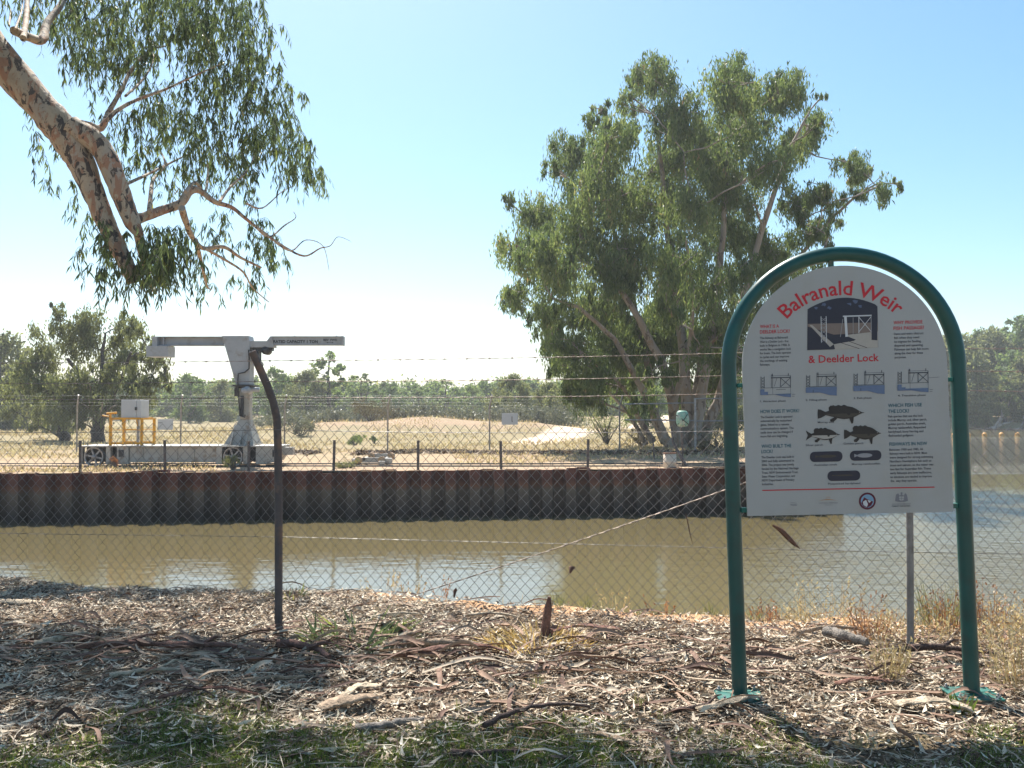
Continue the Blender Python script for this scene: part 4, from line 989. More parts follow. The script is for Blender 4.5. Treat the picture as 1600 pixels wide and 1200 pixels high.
# ------------------------------------------------------------------ information sign
def sign():
    Ys = 4.73; root = empty('information_sign', ((1331-800)/F*Ys, Ys, .035), 'green tubular arch sign about the weir with white round topped board', 'sign')
    root.rotation_euler = (0, R(-1.55), R(-3.0))
    GR = .602; AZ = 1.748
    rt = .0395; q = [(-GR, 0, .01)]+[(-GR, 0, z) for z in np.linspace(.3, AZ-.1, 6)]
    q += [(GR*math.cos(a), 0, AZ+GR*math.sin(a)) for a in np.linspace(math.pi, 0, 41)]
    q += [(GR, 0, z) for z in np.linspace(AZ-.1, .3, 6)]+[(GR, 0, .01)]
    mb = MB(); mb.tube(q, rt, 28); mb.build('arch_frame', M['green'], root)
    for sx in (-1, 1):
        mb = MB(); mb.box(sx*GR-.12, sx*GR+.12, -.11, .11, .0, .012, bev=.003); mb.lathe([(rt+.012, .012), (rt+.002, .024)], (sx*GR, 0, 0), 'z', 24); bp = mb.build('base_plate', M['greendirt'], root)
        for bx in (-.095, .095):
            for by in (-.085, .085):
                b = MB(); b.lathe([(.012, .012), (.012, .024), (.001, .024)], (sx*GR+bx, by, 0), 'z', 6, smooth=False); b.lathe([(.006, .024), (.006, .036), (.001, .036)], (sx*GR+bx, by, 0), 'z', 8); b.build('bolt', M['galv'], bp)
    BW = .535; bot = .964; ac = AZ
    mb = MB(); mb.v = []
    for (x, z, dx, dz) in ((-BW-.03, 1.66, .035, .022), (BW-.005, 1.66, .035, .022), (-BW-.03, bot+.03, .035, .026), (BW-.005, bot+.03, .035, .026)):
        b = MB(); b.box(x, x+dx, -.02, .012, z-dz/2, z+dz/2, bev=.003); b.build('bracket', M['greendirt'], root)
    b = MB(); b.box(-.055, -.03, -.02, .012, ac+BW-.01, AZ+GR-rt+.01, bev=.003); b.build('bracket', M['greendirt'], root)
    # panel
    out = [(-BW, bot), (BW, bot), (BW, ac)]+[(BW*math.cos(a), ac+BW*math.sin(a)) for a in np.linspace(0, math.pi, 49)[1:-1]]+[(-BW, ac)]
    mb = MB(); mb.prism(out, -.028, -.018); pan = mb.build('panel', M['panel'], root)
    # printed matter: photo pixel -> panel coordinates
    def L(px, py):
        cxp = 1316.4+(py-574)*.037; return ((px-cxp)/299.5, ac-(py-575)/292.5)
    def lay(name, polys, mats, y):
        mb = MB()
        for i, (pl, mi) in enumerate(polys):
            yy = y-.00012*i
            v = [(L(a, b)[0], yy, L(a, b)[1]) for a, b in pl]
            # orient the face towards -y
            ar = sum(v[k][0]*v[(k+1) % len(v)][2]-v[(k+1) % len(v)][0]*v[k][2] for k in range(len(v)))
            if ar < 0: v = v[::-1]
            mb.add(v, [tuple(range(len(v)))], mi)
        return mb.build(name, mats, pan)
    Y1 = -.0295
    red, teal, ink = M['ink_red'], M['ink_teal'], M['ink']
    # arched title
    co, f = txtdata('Balranald Weir', 1.0, .076); R0 = .408; a0, a1 = R(134.5), R(45.5); vs = []
    for x, y, _ in co:
        a = a0+(a1-a0)*x; vs.append(((R0+y)*math.cos(a)-.004, Y1, ac-.03+(R0+y)*math.sin(a)))
    mb = MB(); mb.add(vs, f); mb.build('title', red, pan)
    def T(s, px, py, cap, wpx, mat, name='text'):
        x, z = L(px, py); txt(s, pan, x, z, cap/292., wpx/299. if wpx else None, mat, Y1, name)
    T('& Deelder Lock', 1260.5, 569, 11.5, 110, red, 'title')
    for s_, px, py, wp in (('WHAT IS A', 1184, 512.4, 30), ('DEELDER LOCK?', 1184, 520.8, 47), ('WHY PROVIDE', 1393.5, 512.8, 45), ('FISH PASSAGE?', 1393.5, 521.6, 47.5)): T(s_, px, py, 5.2, wp, red, 'heading')
    for s_, px, py, wp in (('HOW DOES IT WORK?', 1185, 645.2, 61), ('WHO BUILT THE', 1186.5, 699.2, 47), ('LOCK?', 1186.5, 707.4, 18), ('WHICH FISH USE', 1384.5, 641, 52.5), ('THE LOCK?', 1385, 650, 32), ('FISHWAYS IN NSW', 1386.5, 700.8, 58.5)): T(s_, px, py, 5.2, wp, teal, 'heading')
    def body(lines, px, py, ws, dpx=.0, pitch=5.95):
        mb = MB()
        for i, s_ in enumerate(lines):
            x, z = L(px+dpx*i, py+pitch*i); c2, f2 = txtdata(s_, ws[i]/299. if ws[i] else None, 3.5/292.); mb.add([(x+a, Y1, z+b) for a, b, _ in c2], f2)
        mb.build('text', ink, pan)
    body(['The fishway at Balranald', 'Weir is a Deelder Lock - first', 'built in Belgium in 1958. It', 'works like a navigation lock', 'for boats. The lock operates', 'in cycles and can improve', 'the workings of existing', 'fishways.'], 1184, 529.5, [44, 45, 47, 49, 49, 46, 43, 16])
    body(['Dams and weirs obstruct', 'fish when they need', 'to migrate for feeding,', 'dispersal and spawning.', 'Fishways can help fish move', 'along the river for these', 'purposes.'], 1394, 529.5, [46, 39, 42, 45, 53, 44, 18], .2, 6.05)
    body(['The Deelder Lock is operated', 'automatically by motorised', 'gates, linked to a remote', 'communications system. The', 'cycle time can be changed if', 'more fish are migrating.'], 1185, 653, [50, 49, 45, 52, 51, 43])
    body(['The Deelder Lock was built in', '2003 and fully automated in', '2006. The project was jointly', 'funded by the National Heritage', 'Trust, NSW Environmental Trust,', 'State Water Corporation, and', 'NSW Department of Primary', 'Industries.'], 1186.5, 715.5, [51, 51, 51, 58, 57, 52, 51, 18], .15)
    body(['Fish species that use the lock', 'include Murray cod, silver perch,', 'golden perch, Australian smelt,', 'Murray rainbowfish, flyspecked', 'hardyhead, bony herring and', 'flatheaded gudgeon.'], 1384.5, 657, [54, 60, 58, 58, 54, 39], .15)
    body(['Between 1900 and 1985, 66', 'fishways were built in NSW. Most', 'were designed for strong-swimming', 'Northern Hemisphere fish such as', 'trout and salmon, so the water was', 'too fast for Australian fish. These', 'early fishways are now ineffective,', 'so solutions are needed to improve', 'the  way they operate.'], 1386.5, 708.5, [52, 58, 67, 64, 67, 63, 64, 64, 41], .2, 6.0)
    for s_, px, py, wp in (('1. Attraction phase', 1184.5, 628, 40), ('2. Filling phase', 1256, 628, 33), ('3. Exit phase', 1331, 627, 28), ('4. Transition phase', 1400, 625, 43),
                           ('Murray cod', 1275, 663, 25), ('Silver perch', 1256, 698, 27), ('Golden perch', 1315, 697, 31), ('Australian smelt', 1269, 729, 36), ('Murray rainbowfish', 1328, 729, 44), ('Flyspecked hardyhead', 1291, 758.5, 50)): T(s_, px, py, 2.9, wp, ink, 'caption')
    lay('rule', [([(1188, 764.2), (1456, 765), (1456, 766.6), (1188, 765.8)], 0)], [red], Y1)
    # photograph print: river lock with lattice towers
    dk, bl, gr, pl, wt, br = M['pr_dark'], M['pr_blue'], M['pr_grey'], M['pr_pale'], M['pr_white'], M['pr_brown']
    def bar(a, b, w_): 
        dx, dy = b[0]-a[0], b[1]-a[1]; l = math.hypot(dx, dy); nx, ny = -dy/l*w_/2, dx/l*w_/2
        return [(a[0]+nx, a[1]+ny), (b[0]+nx, b[1]+ny), (b[0]-nx, b[1]-ny), (a[0]-nx, a[1]-ny)]
    arch = [(1258.5, 549), (1259, 485)]+[(1259+110*t, 485.2-15.4*math.sin(math.pi*t)**.85-2*t) for t in np.linspace(.04, .96, 13)]+[(1368.5, 484), (1369.5, 548)]
    rr = random.Random(3); sky_ = []
    for cx, cy in ((1272, 484), (1284, 479), (1325, 479), (1334, 475), (1341, 482), (1292, 484)):
        sky_.append(([(cx+rr.uniform(1, 5.5)*math.cos(a), cy+rr.uniform(.7, 4)*math.sin(a)) for a in np.linspace(0, 6, 8)], 1))
    P1 = [(arch, 0)]+sky_+[([(1259, 508), (1369, 509), (1369, 524), (1300, 526), (1259, 512)], 5), ([(1259, 512), (1300, 545), (1300, 549), (1259, 549)], 0),
        ([(1262, 510), (1266, 510), (1300, 541), (1294, 545)], 3), ([(1318, 527), (1369, 523), (1369, 548), (1352, 548)], 3), ([(1296, 534), (1318, 528), (1335, 535), (1305, 541)], 0), ([(1300, 541), (1335, 536), (1352, 548), (1302, 549)], 3)]
    P1 += [(bar((1308, 538), (1340, 549), .8), 0), (bar((1318, 535), (1352, 548), .8), 0), ([(1359, 505), (1368, 504), (1368, 537), (1359, 536)], 0)]
    for x0 in (1280, 1288): P1.append((bar((x0, 497), (x0+.6, 538), 1.2), 4))
    for k in range(6): P1.append((bar((1280, 499+k*6.5), (1288, 505+k*6.5), .8), 2)); P1.append((bar((1288, 499+k*6.5), (1280, 505+k*6.5), .8), 2))
    P1 += [(bar((1318, 499), (1320, 530), 4), 4), (bar((1314, 498), (1359, 498), 2), 4), (bar((1358, 498), (1358.5, 525), 1.2), 2), (bar((1339, 499), (1339, 525), 1.2), 4), (bar((1339, 500), (1358, 523), .9), 4), (bar((1358, 500), (1339, 523), .9), 4), (bar((1330, 500), (1330, 526), .9), 2), (bar((1314, 502), (1310, 530), 1), 2)]
    lay('picture', P1, [dk, bl, gr, pl, wt, br], Y1)
    # four section diagrams
    for i, (x0, y0) in enumerate(((1184.5, 0), (1256, 0), (1330.5, -.5), (1399, -1.5))):
        Q = []; X = lambda a: x0+a; Yy = lambda b: b+y0
        for a in (1, 6.5): Q.append((bar((X(a), Yy(588)), (X(a), Yy(606)), .7), 0))
        for k in range(4): Q.append((bar((X(1), Yy(589+k*4.3)), (X(6.5), Yy(593+k*4.3)), .55), 0)); Q.append((bar((X(6.5), Yy(589+k*4.3)), (X(1), Yy(593+k*4.3)), .55), 0))
        for a in (17.5, 19.5): Q.append((bar((X(a), Yy(585)), (X(a), Yy(606)), .6), 0))
        Q += [(bar((X(17), Yy(590.5)), (X(48), Yy(590.5)), 1.3), 0), (bar((X(17), Yy(587.5)), (X(48), Yy(587.5)), .4), 0), (bar((X(32), Yy(590)), (X(32), Yy(605)), .9), 0), (bar((X(47.5), Yy(588)), (X(47.5), Yy(606)), .9), 0),
              (bar((X(32), Yy(591)), (X(47.5), Yy(605)), .8), 0), (bar((X(47.5), Yy(591)), (X(32), Yy(605)), .8), 0), (bar((X(26), Yy(591)), (X(22), Yy(604)), .5), 0), (bar((X(0), Yy(606)), (X(48.5), Yy(606)), .6), 0),
              (bar((X(19), Yy(584)), (X(19), Yy(588)), 1), 0), (bar((X(44), Yy(584)), (X(44), Yy(588)), 1), 0)]
        if i in (1, 2): Q.append(([(X(0), Yy(607)), (X(48.5), Yy(607)), (X(48.5), Yy(621)), (X(38), Yy(620)), (X(22), Yy(615.5)), (X(0), Yy(615.5))], 1)); Q.append((bar((X(11.5), Yy(611)), (X(11.5), Yy(615.5)), .7), 2))
        elif i == 0: Q += [([(X(0), Yy(608)), (X(6.5), Yy(608)), (X(6.5), Yy(612)), (X(12), Yy(612)), (X(12), Yy(617)), (X(0), Yy(617))], 1), ([(X(22), Yy(616.5)), (X(48), Yy(616)), (X(48), Yy(621.5)), (X(36), Yy(620))], 1), (bar((X(12), Yy(616.5)), (X(48.5), Yy(616)), .4), 0), (bar((X(25), Yy(609)), (X(40), Yy(609)), .5), 0)]
        else: Q += [([(X(0), Yy(608)), (X(6.5), Yy(608)), (X(6.5), Yy(612.5)), (X(12.5), Yy(612.5)), (X(12.5), Yy(614.5)), (X(48), Yy(614.5)), (X(48), Yy(621)), (X(36), Yy(620)), (X(22), Yy(617.5)), (X(0), Yy(617.5))], 1), (bar((X(48), Yy(599)), (X(65), Yy(598)), .4), 0)]
        if i in (0, 3): Q += [(bar((X(19.5), Yy(606)), (X(19.5), Yy(616)), .4), 0), (bar((X(47.5), Yy(606)), (X(47.5), Yy(617)), .4), 0), (bar((X(50), Yy(617)), (X(55), Yy(617)), .5), 0), (bar((X(50), Yy(620)), (X(54), Yy(620)), .5), 0)]
        lay('diagram', Q, [ink, M['pr_water'], M['pr_dark']], Y1)
    # fish
    def fish(x0, x1, yc, h, tail, fins, m1, m2, flip=False, fork=False):
        w_ = x1-x0; up = []; lo = []
        for i in range(15):
            t = i/14; e = h*.5*(math.sin(math.pi*(t*.86+.13))**.8); e *= .34+.66*min(1, t*2.0) if t < .5 else 1
            e *= 1 if t < .72 else max(.06, 1-((t-.72)/.28)**1.5); up.append((x0+w_*(.12+.88*t), yc-e*1.05)); lo.append((x0+w_*(.12+.88*t), yc+e*.85))
        body_ = up+lo[::-1]
        tl = [(x0+w_*.16, yc-h*.13), (x0+w_*.06, yc-h*.30), (x0, yc-h*(.42 if fork else .32)), (x0+w_*(.06 if fork else -.005), yc), (x0, yc+h*(.42 if fork else .34)), (x0+w_*.06, yc+h*.30), (x0+w_*.16, yc+h*.13)]
        Q = [(tl, 0)]
        Q.append(([(x0+w_*(.62-.02*0), yc-h*.42)]+[(x0+w_*(.62-.06*j), yc-h*(.60 if j % 2 else .52)) for j in range(6)]+[(x0+w_*.3, yc-h*.3)], 0))
        Q.append(([(x0+w_*.24, yc-h*.2), (x0+w_*.23, yc-h*.42), (x0+w_*.27, yc-h*.56), (x0+w_*.33, yc-h*.56), (x0+w_*.40, yc-h*.35)], 0))
        Q.append(([(x0+w_*.36, yc+h*.26), (x0+w_*.26, yc+h*.42), (x0+w_*.27, yc+h*.56), (x0+w_*.34, yc+h*.58), (x0+w_*.42, yc+h*.35)], 0))
        Q.append(([(x0+w_*.66, yc+h*.3), (x0+w_*.72, yc+h*.75), (x0+w_*.755, yc+h*.72), (x0+w_*.77, yc+h*.3)], 0))
        Q.append((body_, 0)); lo2 = [(a, yc+(b-yc)*.8) for a, b in lo]; Q.append(([(a, yc+h*.02) for a, b in up[1:-1]]+lo2[1:-1][::-1], 1))
        Q.append(([(x0+w_*(.66+.035*math.cos(a)), yc+h*.05+h*.10*math.sin(a)) for a in np.linspace(0, 5.6, 9)], 0)); Q.append(([(x0+w_*(.89+.008*math.cos(a)), yc-h*.05+h*.035*math.sin(a)) for a in np.linspace(0, 5.3, 7)], 2))
        lay('fish_picture', Q, [m1, m2, M['pr_pale']], Y1)
    fish(1275, 1348, 648.5, 22, 0, 0, M['pr_fish'], M['pr_fish2']); fish(1256, 1310, 681.5, 19, 0, 0, M['pr_fish'], M['pr_pale'], fork=True); fish(1316, 1374, 681, 22, 0, 0, M['pr_fish'], M['pr_fish2'])
    def pill(x0, x1, y0, y1, m, inner):
        r_ = (y1-y0)*.45; pl_ = []
        for cx, cy, a0_ in ((x1-r_, y0+r_, -90), (x1-r_, y1-r_, 0), (x0+r_, y1-r_, 90), (x0+r_, y0+r_, 180)):
            for k in range(5): a = R(a0_+22.5*k); pl_.append((cx+r_*math.cos(a), cy+r_*math.sin(a)))
        cx, cy, w_, h_ = inner; Q = [(pl_, 0), ([(cx+w_*math.cos(a), cy+h_*math.sin(a)) for a in np.linspace(0, 5.9, 14)], 1), ([(cx-w_*.8, cy), (cx-w_*1.35, cy-h_*.8), (cx-w_*1.35, cy+h_*.8)], 1)]
        lay('fish_picture', Q, [dk, m], Y1)
    pill(1262.5, 1313.5, 707, 723, M['pr_fish2'], (1290, 714.5, 14, 2.4)); pill(1325, 1374, 707, 722.5, M['pr_grey'], (1348, 714.5, 12, 3.4)); pill(1290, 1341, 737.5, 753, M['pr_fish2'], (1316, 744.5, 14, 1.2))
    # emblems along the foot
    circ = lambda cx, cy, r_, n=24: [(cx+r_*math.cos(a), cy+r_*math.sin(a)) for a in np.linspace(0, 2*math.pi, n, endpoint=False)]
    lay('emblem', [(circ(1352, 785, 13.2), 0), (circ(1352, 785, 10.2), 1), ([(1342.5, 788), (1347, 779), (1352, 782), (1361, 786), (1358, 792), (1352, 795), (1346, 793)], 0), ([(1345, 786), (1350, 783), (1353, 790), (1351, 794), (1346, 791)], 2), ([(1352, 783), (1358, 785), (1355, 788)], 2)], [M['pr_maroon'], M['pr_sky'], M['pr_white']], Y1)
    Q = [([(1395, 786), (1396.5, 776), (1400, 774), (1402, 778), (1405, 775), (1408, 778), (1411, 774), (1413.5, 777), (1415, 786), (1409, 787.5), (1401, 787.5)], 0), ([(1401, 779), (1409, 779), (1408.5, 784), (1405, 786), (1401.5, 784)], 1), (bar((1405, 779), (1405, 786), .7), 0), (bar((1401, 782), (1409, 782), .7), 0), (circ(1405, 774, 1.6, 8), 0)]
    lay('emblem', Q, [M['pr_mid'], M['panel']], Y1)
    T('NSW DEPARTMENT OF', 1390, 791.5, 1.7, 29, M['pr_mid'], 'caption'); T('PRIMARY INDUSTRIES', 1390, 794.8, 2.0, 28.5, ink, 'caption')
    Q = [([(1276, 783), (1290, 780.5), (1306, 783), (1290, 781.6)], 0)]+[(bar((1291+2.0*math.cos(R(a)), 780-2.0*math.sin(R(a))), (1291+3.6*math.cos(R(a)), 780-3.6*math.sin(R(a))), .5), 0) for a in (20, 55, 90, 125, 160)]
    lay('emblem', Q, [M['pr_gold']], Y1); T('NATURAL HERITAGE', 1277, 787.5, 1.8, 29, M['pr_mid'], 'caption'); T('T R U S T', 1286, 790.6, 1.6, 12, M['pr_mid'], 'caption')
    T('Water', 1232, 790, 3.2, 11, M['pr_mid'], 'caption'); lay('rule', [(bar((1232, 784.5), (1242, 786), .5), 0)], [M['pr_mid']], Y1)
M['panel'] = simple('panel_white', (.38, .385, .39), .38, 0, .02, 3, bump=.02, bd=.001, dirt=(.36, .355, .34), dscale=2.2)
for n_, c_ in (('ink_red', (.52, .02, .035)), ('ink_teal', (.02, .12, .17)), ('ink', (.06, .065, .085)), ('pr_dark', (.035, .035, .055)), ('pr_blue', (.10, .13, .22)), ('pr_grey', (.3, .3, .33)), ('pr_pale', (.42, .39, .36)), ('pr_white', (.58, .6, .64)),
               ('pr_brown', (.22, .17, .15)), ('pr_water', (.13, .18, .30)), ('pr_fish', (.035, .03, .03)), ('pr_fish2', (.07, .06, .05)), ('pr_maroon', (.10, .012, .03)), ('pr_sky', (.2, .34, .5)), ('pr_mid', (.2, .2, .23)), ('pr_gold', (.45, .2, .05))): M[n_] = flat(n_, c_, .4)
sign()

# ------------------------------------------------------------------ near gum tree
def near_gum():
    DK = 1.165; base = Vector((-10.9, 10.1, -.35)); root = empty('gum_tree', base, 'near river gum whose mottled cream limb and hanging leaves fill the top left', 'tree')
    bl = lambda v: Vector(v)-base
    rr = random.Random(11)
    def limb(pts, name='branch', dep=9.0, n=14, res=5, mat=None):
        """pts px,py,width px[,depth]"""
        Q = []; Rr = []
        dd_ = 0 if n == 16 or len(pts[0]) < 4 else 1.7
        P3 = [P(p[0], p[1], (p[3]+dd_*i/(len(pts)-1) if len(p) > 3 else dep)*DK) for i, p in enumerate(pts)]; W_ = [p[2]/2/F*(p[3] if len(p) > 3 else dep)*DK*.86 for p in pts]
        for i in range(len(P3)-1):
            p0 = P3[max(i-1, 0)]; p1 = P3[i]; p2 = P3[i+1]; p3 = P3[min(i+2, len(P3)-1)]
            for k in range(res):
                t = k/res; a = .5*((2*p1)+(p2-p0)*t+(2*p0-5*p1+4*p2-p3)*t*t+(3*p1-p0-3*p2+p3)*t**3)
                Q.append(a-base); Rr.append((W_[i]+(W_[i+1]-W_[i])*t)*(1+rr.uniform(-.05, .05)))
        Q.append(P3[-1]-base); Rr.append(W_[-1])
        return Q, Rr, n
    def addl(mb, pts, **kw): q, r_, n = limb(pts, **kw); mb.tube(q, r_, n, rnd=rr, jit=.03)
    tr = MB()                                              # trunk left of the frame, then the descending limb
    tk = [base, base+Vector((.15, 0, 1.5)), base+Vector((.1, .05, 3.2)), base+Vector((.4, .05, 5.2)), base+Vector((.8, .05, 7.0)), base+Vector((.9, .1, 9.0)), base+Vector((1.4, .2, 11.5))]
    tr.tube([p-base for p in tk], [.52, .42, .38, .36, .30, .22, .10], 18, rnd=rr, jit=.04)
    q, r_, n = limb([(-420, -260, 66), (-250, -230, 68), (-120, -90, 66), (-60, 10, 64), (0, 92, 62), (50, 150, 58), (85, 190, 58), (112, 226, 56), (130, 262, 46), (148, 306, 38), (170, 358, 32), (190, 398, 29), (203, 425, 27), (207, 442, 17)])
    q[0] = Vector(tk[3])-base+Vector((.3, 0, .3)); tr.tube(q, r_, 16, rnd=rr, jit=.035)
    addl(tr, [(112, 200, 44), (142, 216, 42), (163, 240, 38), (180, 280, 37), (195, 318, 35), (208, 350, 28), (219, 368, 14)], dep=8.95)
    tr.build('trunk', M['bark_near'], root)
    BR = [[(205, 345, 22, 9), (228, 338, 18, 9.05), (255, 328, 17, 9.1), (282, 318, 17, 9.1), (296, 299, 16, 9.1), (312, 298, 12, 9.1), (335, 315, 10, 9), (362, 324, 8, 9), (382, 340, 7, 8.9), (405, 358, 6, 8.9), (440, 383, 5, 8.8), (475, 400, 4, 8.8), (500, 388, 3, 8.8), (516, 384, 2, 8.8), (528, 370, 1.5, 8.8), (548, 377, 1, 8.8)],
          [(284, 325, 14, 9.1), (290, 345, 12, 9), (300, 370, 10, 9), (318, 388, 9, 9), (350, 386, 8, 8.9), (375, 402, 6, 8.9), (408, 418, 4, 8.9)],
          [(306, 375, 8, 9), (312, 400, 8, 9), (318, 425, 6, 9), (324, 448, 4, 9), (330, 452, 2, 9)],
          [(320, 388, 6, 9), (350, 405, 5, 9), (380, 425, 4, 9), (395, 450, 3, 9), (420, 472, 2, 9)],
          [(118, 195, 20, 9), (135, 196, 17, 9), (158, 200, 13, 9), (170, 175, 10, 9.2), (190, 140, 8, 9.3), (205, 110, 7, 9.4), (232, 80, 5, 9.5), (258, 72, 3, 9.5)],
          [(158, 198, 9, 9), (180, 175, 8, 8.8), (205, 160, 7, 8.7), (235, 148, 6, 8.6), (262, 138, 5, 8.5), (300, 120, 4, 8.5), (345, 100, 2, 8.5)],
          [(196, 150, 5, 9.3), (225, 122, 4, 9.5), (240, 90, 3, 9.6), (232, 60, 3, 9.7)],
          [(192, 290, 7, 9.1), (225, 275, 6, 9.4), (255, 260, 5, 9.5), (296, 240, 3, 9.6)],
          [(233, 332, 9, 9.1), (236, 300, 8, 9.2), (240, 280, 7, 9.3), (258, 257, 5, 9.4), (250, 235, 3, 9.5)],
          [(344, 314, 6, 9), (360, 292, 5, 9.1), (385, 268, 4, 9.2), (400, 240, 3, 9.3)],
          [(290, 300, 7, 9.1), (305, 285, 6, 9.2), (320, 300, 6, 9.2), (325, 270, 4, 9.3), (322, 240, 3, 9.3)],
          [(22, 48, 16, 9.1), (45, 58, 16, 9.2), (66, 62, 18, 9.3), (74, 35, 14, 9.4), (95, 8, 12, 9.5), (112, -30, 10, 9.6), (160, -90, 9, 9.7), (230, -150, 7, 9.8)],
          [(36, 60, 12, 9.1), (41, 30, 10, 9.2), (43, -5, 10, 9.3), (50, -60, 8, 9.4)],
          [(14, 40, 4, 9), (16, 15, 3, 9), (8, 8, 2, 9)], [(24, 45, 4, 9), (33, 20, 3, 9), (36, 0, 2, 9)],
          [(395, 350, 4, 8.9), (420, 370, 3.5, 8.9), (445, 352, 3, 8.9), (462, 340, 2, 9), (458, 330, 1.5, 9)], [(430, 378, 4, 8.8), (455, 392, 3, 8.8), (478, 375, 2, 8.8), (505, 385, 1.5, 8.7), (514, 422, 1.2, 8.7)],
          [(385, 318, 4, 9.1), (410, 325, 3, 9.1), (440, 300, 2, 9.2), (460, 290, 1.5, 9.3)], [(212, 356, 14, 9), (222, 400, 12, 9), (232, 430, 10, 8.95), (240, 452, 9, 8.9), (244, 458, 5, 8.9)],
          # limbs that run on above the picture
          [(-120, -90, 40, 9), (-20, -190, 34, 9.3), (120, -260, 26, 9.3), (280, -300, 18, 9.2), (430, -310, 11, 9.1), (560, -290, 6, 9)],
          [(160, -270, 18, 8.6), (330, -350, 12, 8.0), (480, -360, 9, 7.9), (620, -365, 6, 7.9), (740, -350, 4, 7.8)],
          [(230, -150, 8, 9.7), (320, -90, 6, 9.6), (400, -40, 4, 9.5)]]
    for b in BR:
        mb = MB(); addl(mb, b, n=8 if b[0][2] < 12 else 12); mb.build('branch', M['bark_near'], root)
    # sprays of hanging leaves: (px,py,r px,weight)
    L = [(55,12,40,.5),(110,45,34,1.2),(150,18,45,1.3),(215,40,50,1.2),(280,20,50,1.2),(330,25,50,1.3),(385,18,34,1.3),(300,65,40,1),(350,85,48,1),(400,75,34,1.1),(415,130,38,1),(445,165,34,1),(440,210,34,.9),
         (375,150,44,.9),(330,130,40,.9),(275,165,44,.9),(225,120,40,.8),(190,95,40,.9),(150,80,36,1.1),(120,100,26,.7),(190,190,32,.7),(235,200,36,.8),(300,205,38,.9),(350,215,40,1),(405,225,36,1),(470,235,26,1),(485,262,24,1),(495,275,15,1.1),
         (455,265,24,.8),(380,255,32,.9),(330,260,30,.9),(280,250,30,.8),(235,245,26,.7),(205,262,22,.6),(265,290,20,.6),(350,285,24,.6),(57,215,14,.8),(62,245,13,.8),(72,280,9,.9),(100,290,12,.8),(115,305,12,.7),(42,170,12,.6),(85,225,10,.6),
         (135,330,20,.5),(150,385,22,1),(165,415,22,.9),(185,428,14,.8),(225,375,26,1.4),(240,405,32,1.5),(265,380,28,1.4),(275,415,22,1.1),(225,430,20,1),(300,400,18,.6),(345,350,20,.9),(345,380,16,.7),(318,430,22,.8),(305,350,16,.6),
         (402,365,24,1),(415,385,22,1.1),(400,405,16,.9),(440,402,10,.8),(390,445,11,.9),(362,440,11,.8),(405,440,10,.7),(400,310,18,.6),(145,150,16,.5),(200,230,18,.4),(430,45,10,.8),(165,350,16,.5),(80,20,30,.7)]
    ab = []                                                # foliage above the frame: it shades the litter below
    for px, py, r_, w_, d in ((120,-70,55,1.3,10.3),(220,-60,50,1.1,10.4),(320,-75,45,1.2,10.2),(60,-150,60,1.4,9.9),(170,-160,60,1.4,9.8),(270,-170,50,1.4,9.8),(350,-110,42,1.4,10.1),(400,-180,34,1.2,9.8),(300,-240,40,1.2,9.6),(365,-150,40,1.2,9.9),(440,-120,30,.9,10),
                            (-60,-40,60,1,10.2),(-150,60,60,.8,10),(-80,-200,70,1.2,9.8),(90,-250,50,.8,9.7),(200,-330,40,1.1,9.4),(310,-335,40,1.3,9.3),(400,-345,38,1.2,9.2),(500,-340,42,1.3,9.2),(585,-350,42,1.3,9.2),(670,-345,38,1.3,9.1),(745,-340,30,1.1,9.1),
                            (20,-340,60,1.2,9.4),(-240,-40,90,1,9.8),(-320,120,80,1,9.6),(-200,-200,90,1,9.8)): ab.append((px, py, r_, w_, d))
    r = np.random.default_rng(17); C = []; D = []; Rn = []; tw = MB(); LL = []
    for it in [(a, b, c, w_, None) for a, b, c, w_ in L]+ab:
        px, py, rp, w_, dp = it; ns = max(3, int(w_*.019*rp*rp*(1.5 if dp is None else 2.2)))
        for _ in range(ns):
            a = r.random()*6.28; q = rp*math.sqrt(r.random())*1.02; dep = ((11.0 if not (py > 340 and px < 300) else 8.8)+r.normal()*(.6 if py < 340 else .35))*DK if dp is None else dp+r.normal()*.4
            s0 = P(px+q*math.cos(a), py-rp*.12+q*math.sin(a)*.92, dep); base_r = r.random()
            ln = .16+.26*r.random(); hx, hy = r.normal()*.10, r.normal()*.10; nseg = 5; pts = []
            for i in range(nseg+1):
                t = i/nseg; pts.append(s0+Vector((hx*t, hy*t, .05*math.sin(t*3)-ln*t*t)))
            tw.tube([p-base for p in pts], [.0032, .003, .0026, .002, .0016, .001], 3, cap=False)
            nl = int(9+r.random()*11)
            for j in range(nl):
                t = r.random()**.8; k_ = min(nseg-1, int(t*nseg)); p = pts[k_].lerp(pts[k_+1], t*nseg-k_)
                d = np.array([r.normal()*.33, r.normal()*.33, -1.0]); d /= np.linalg.norm(d); l = (.10+.07*r.random())*(1.0 if dp is None else 1)
                C.append(np.array(p)+d*l*.5); D.append(d); LL.append(l); Rn.append(np.clip(.18+base_r*.35+r.normal()*.17+(.25 if r.random() < .08 else 0), 0, 1))
    # unseen leaves added over and behind the viewer to block sky light
    for _ in range(150):
        cx, cy, cz = r.uniform(-9, 7), r.uniform(-7, 2.2), r.uniform(5.2, 9)
        if r.random() < .3: continue
        for j in range(150):
            d = np.array([r.normal()*.5, r.normal()*.5, -1.0]); d /= np.linalg.norm(d)
            C.append(np.array([cx, cy, cz])+r.normal(size=3)*np.array([.6, .6, .35])); D.append(d); LL.append(.22); Rn.append(r.random()*.7)
    bm2 = MB()  # unseen boughs added to carry the leaves that block the sky
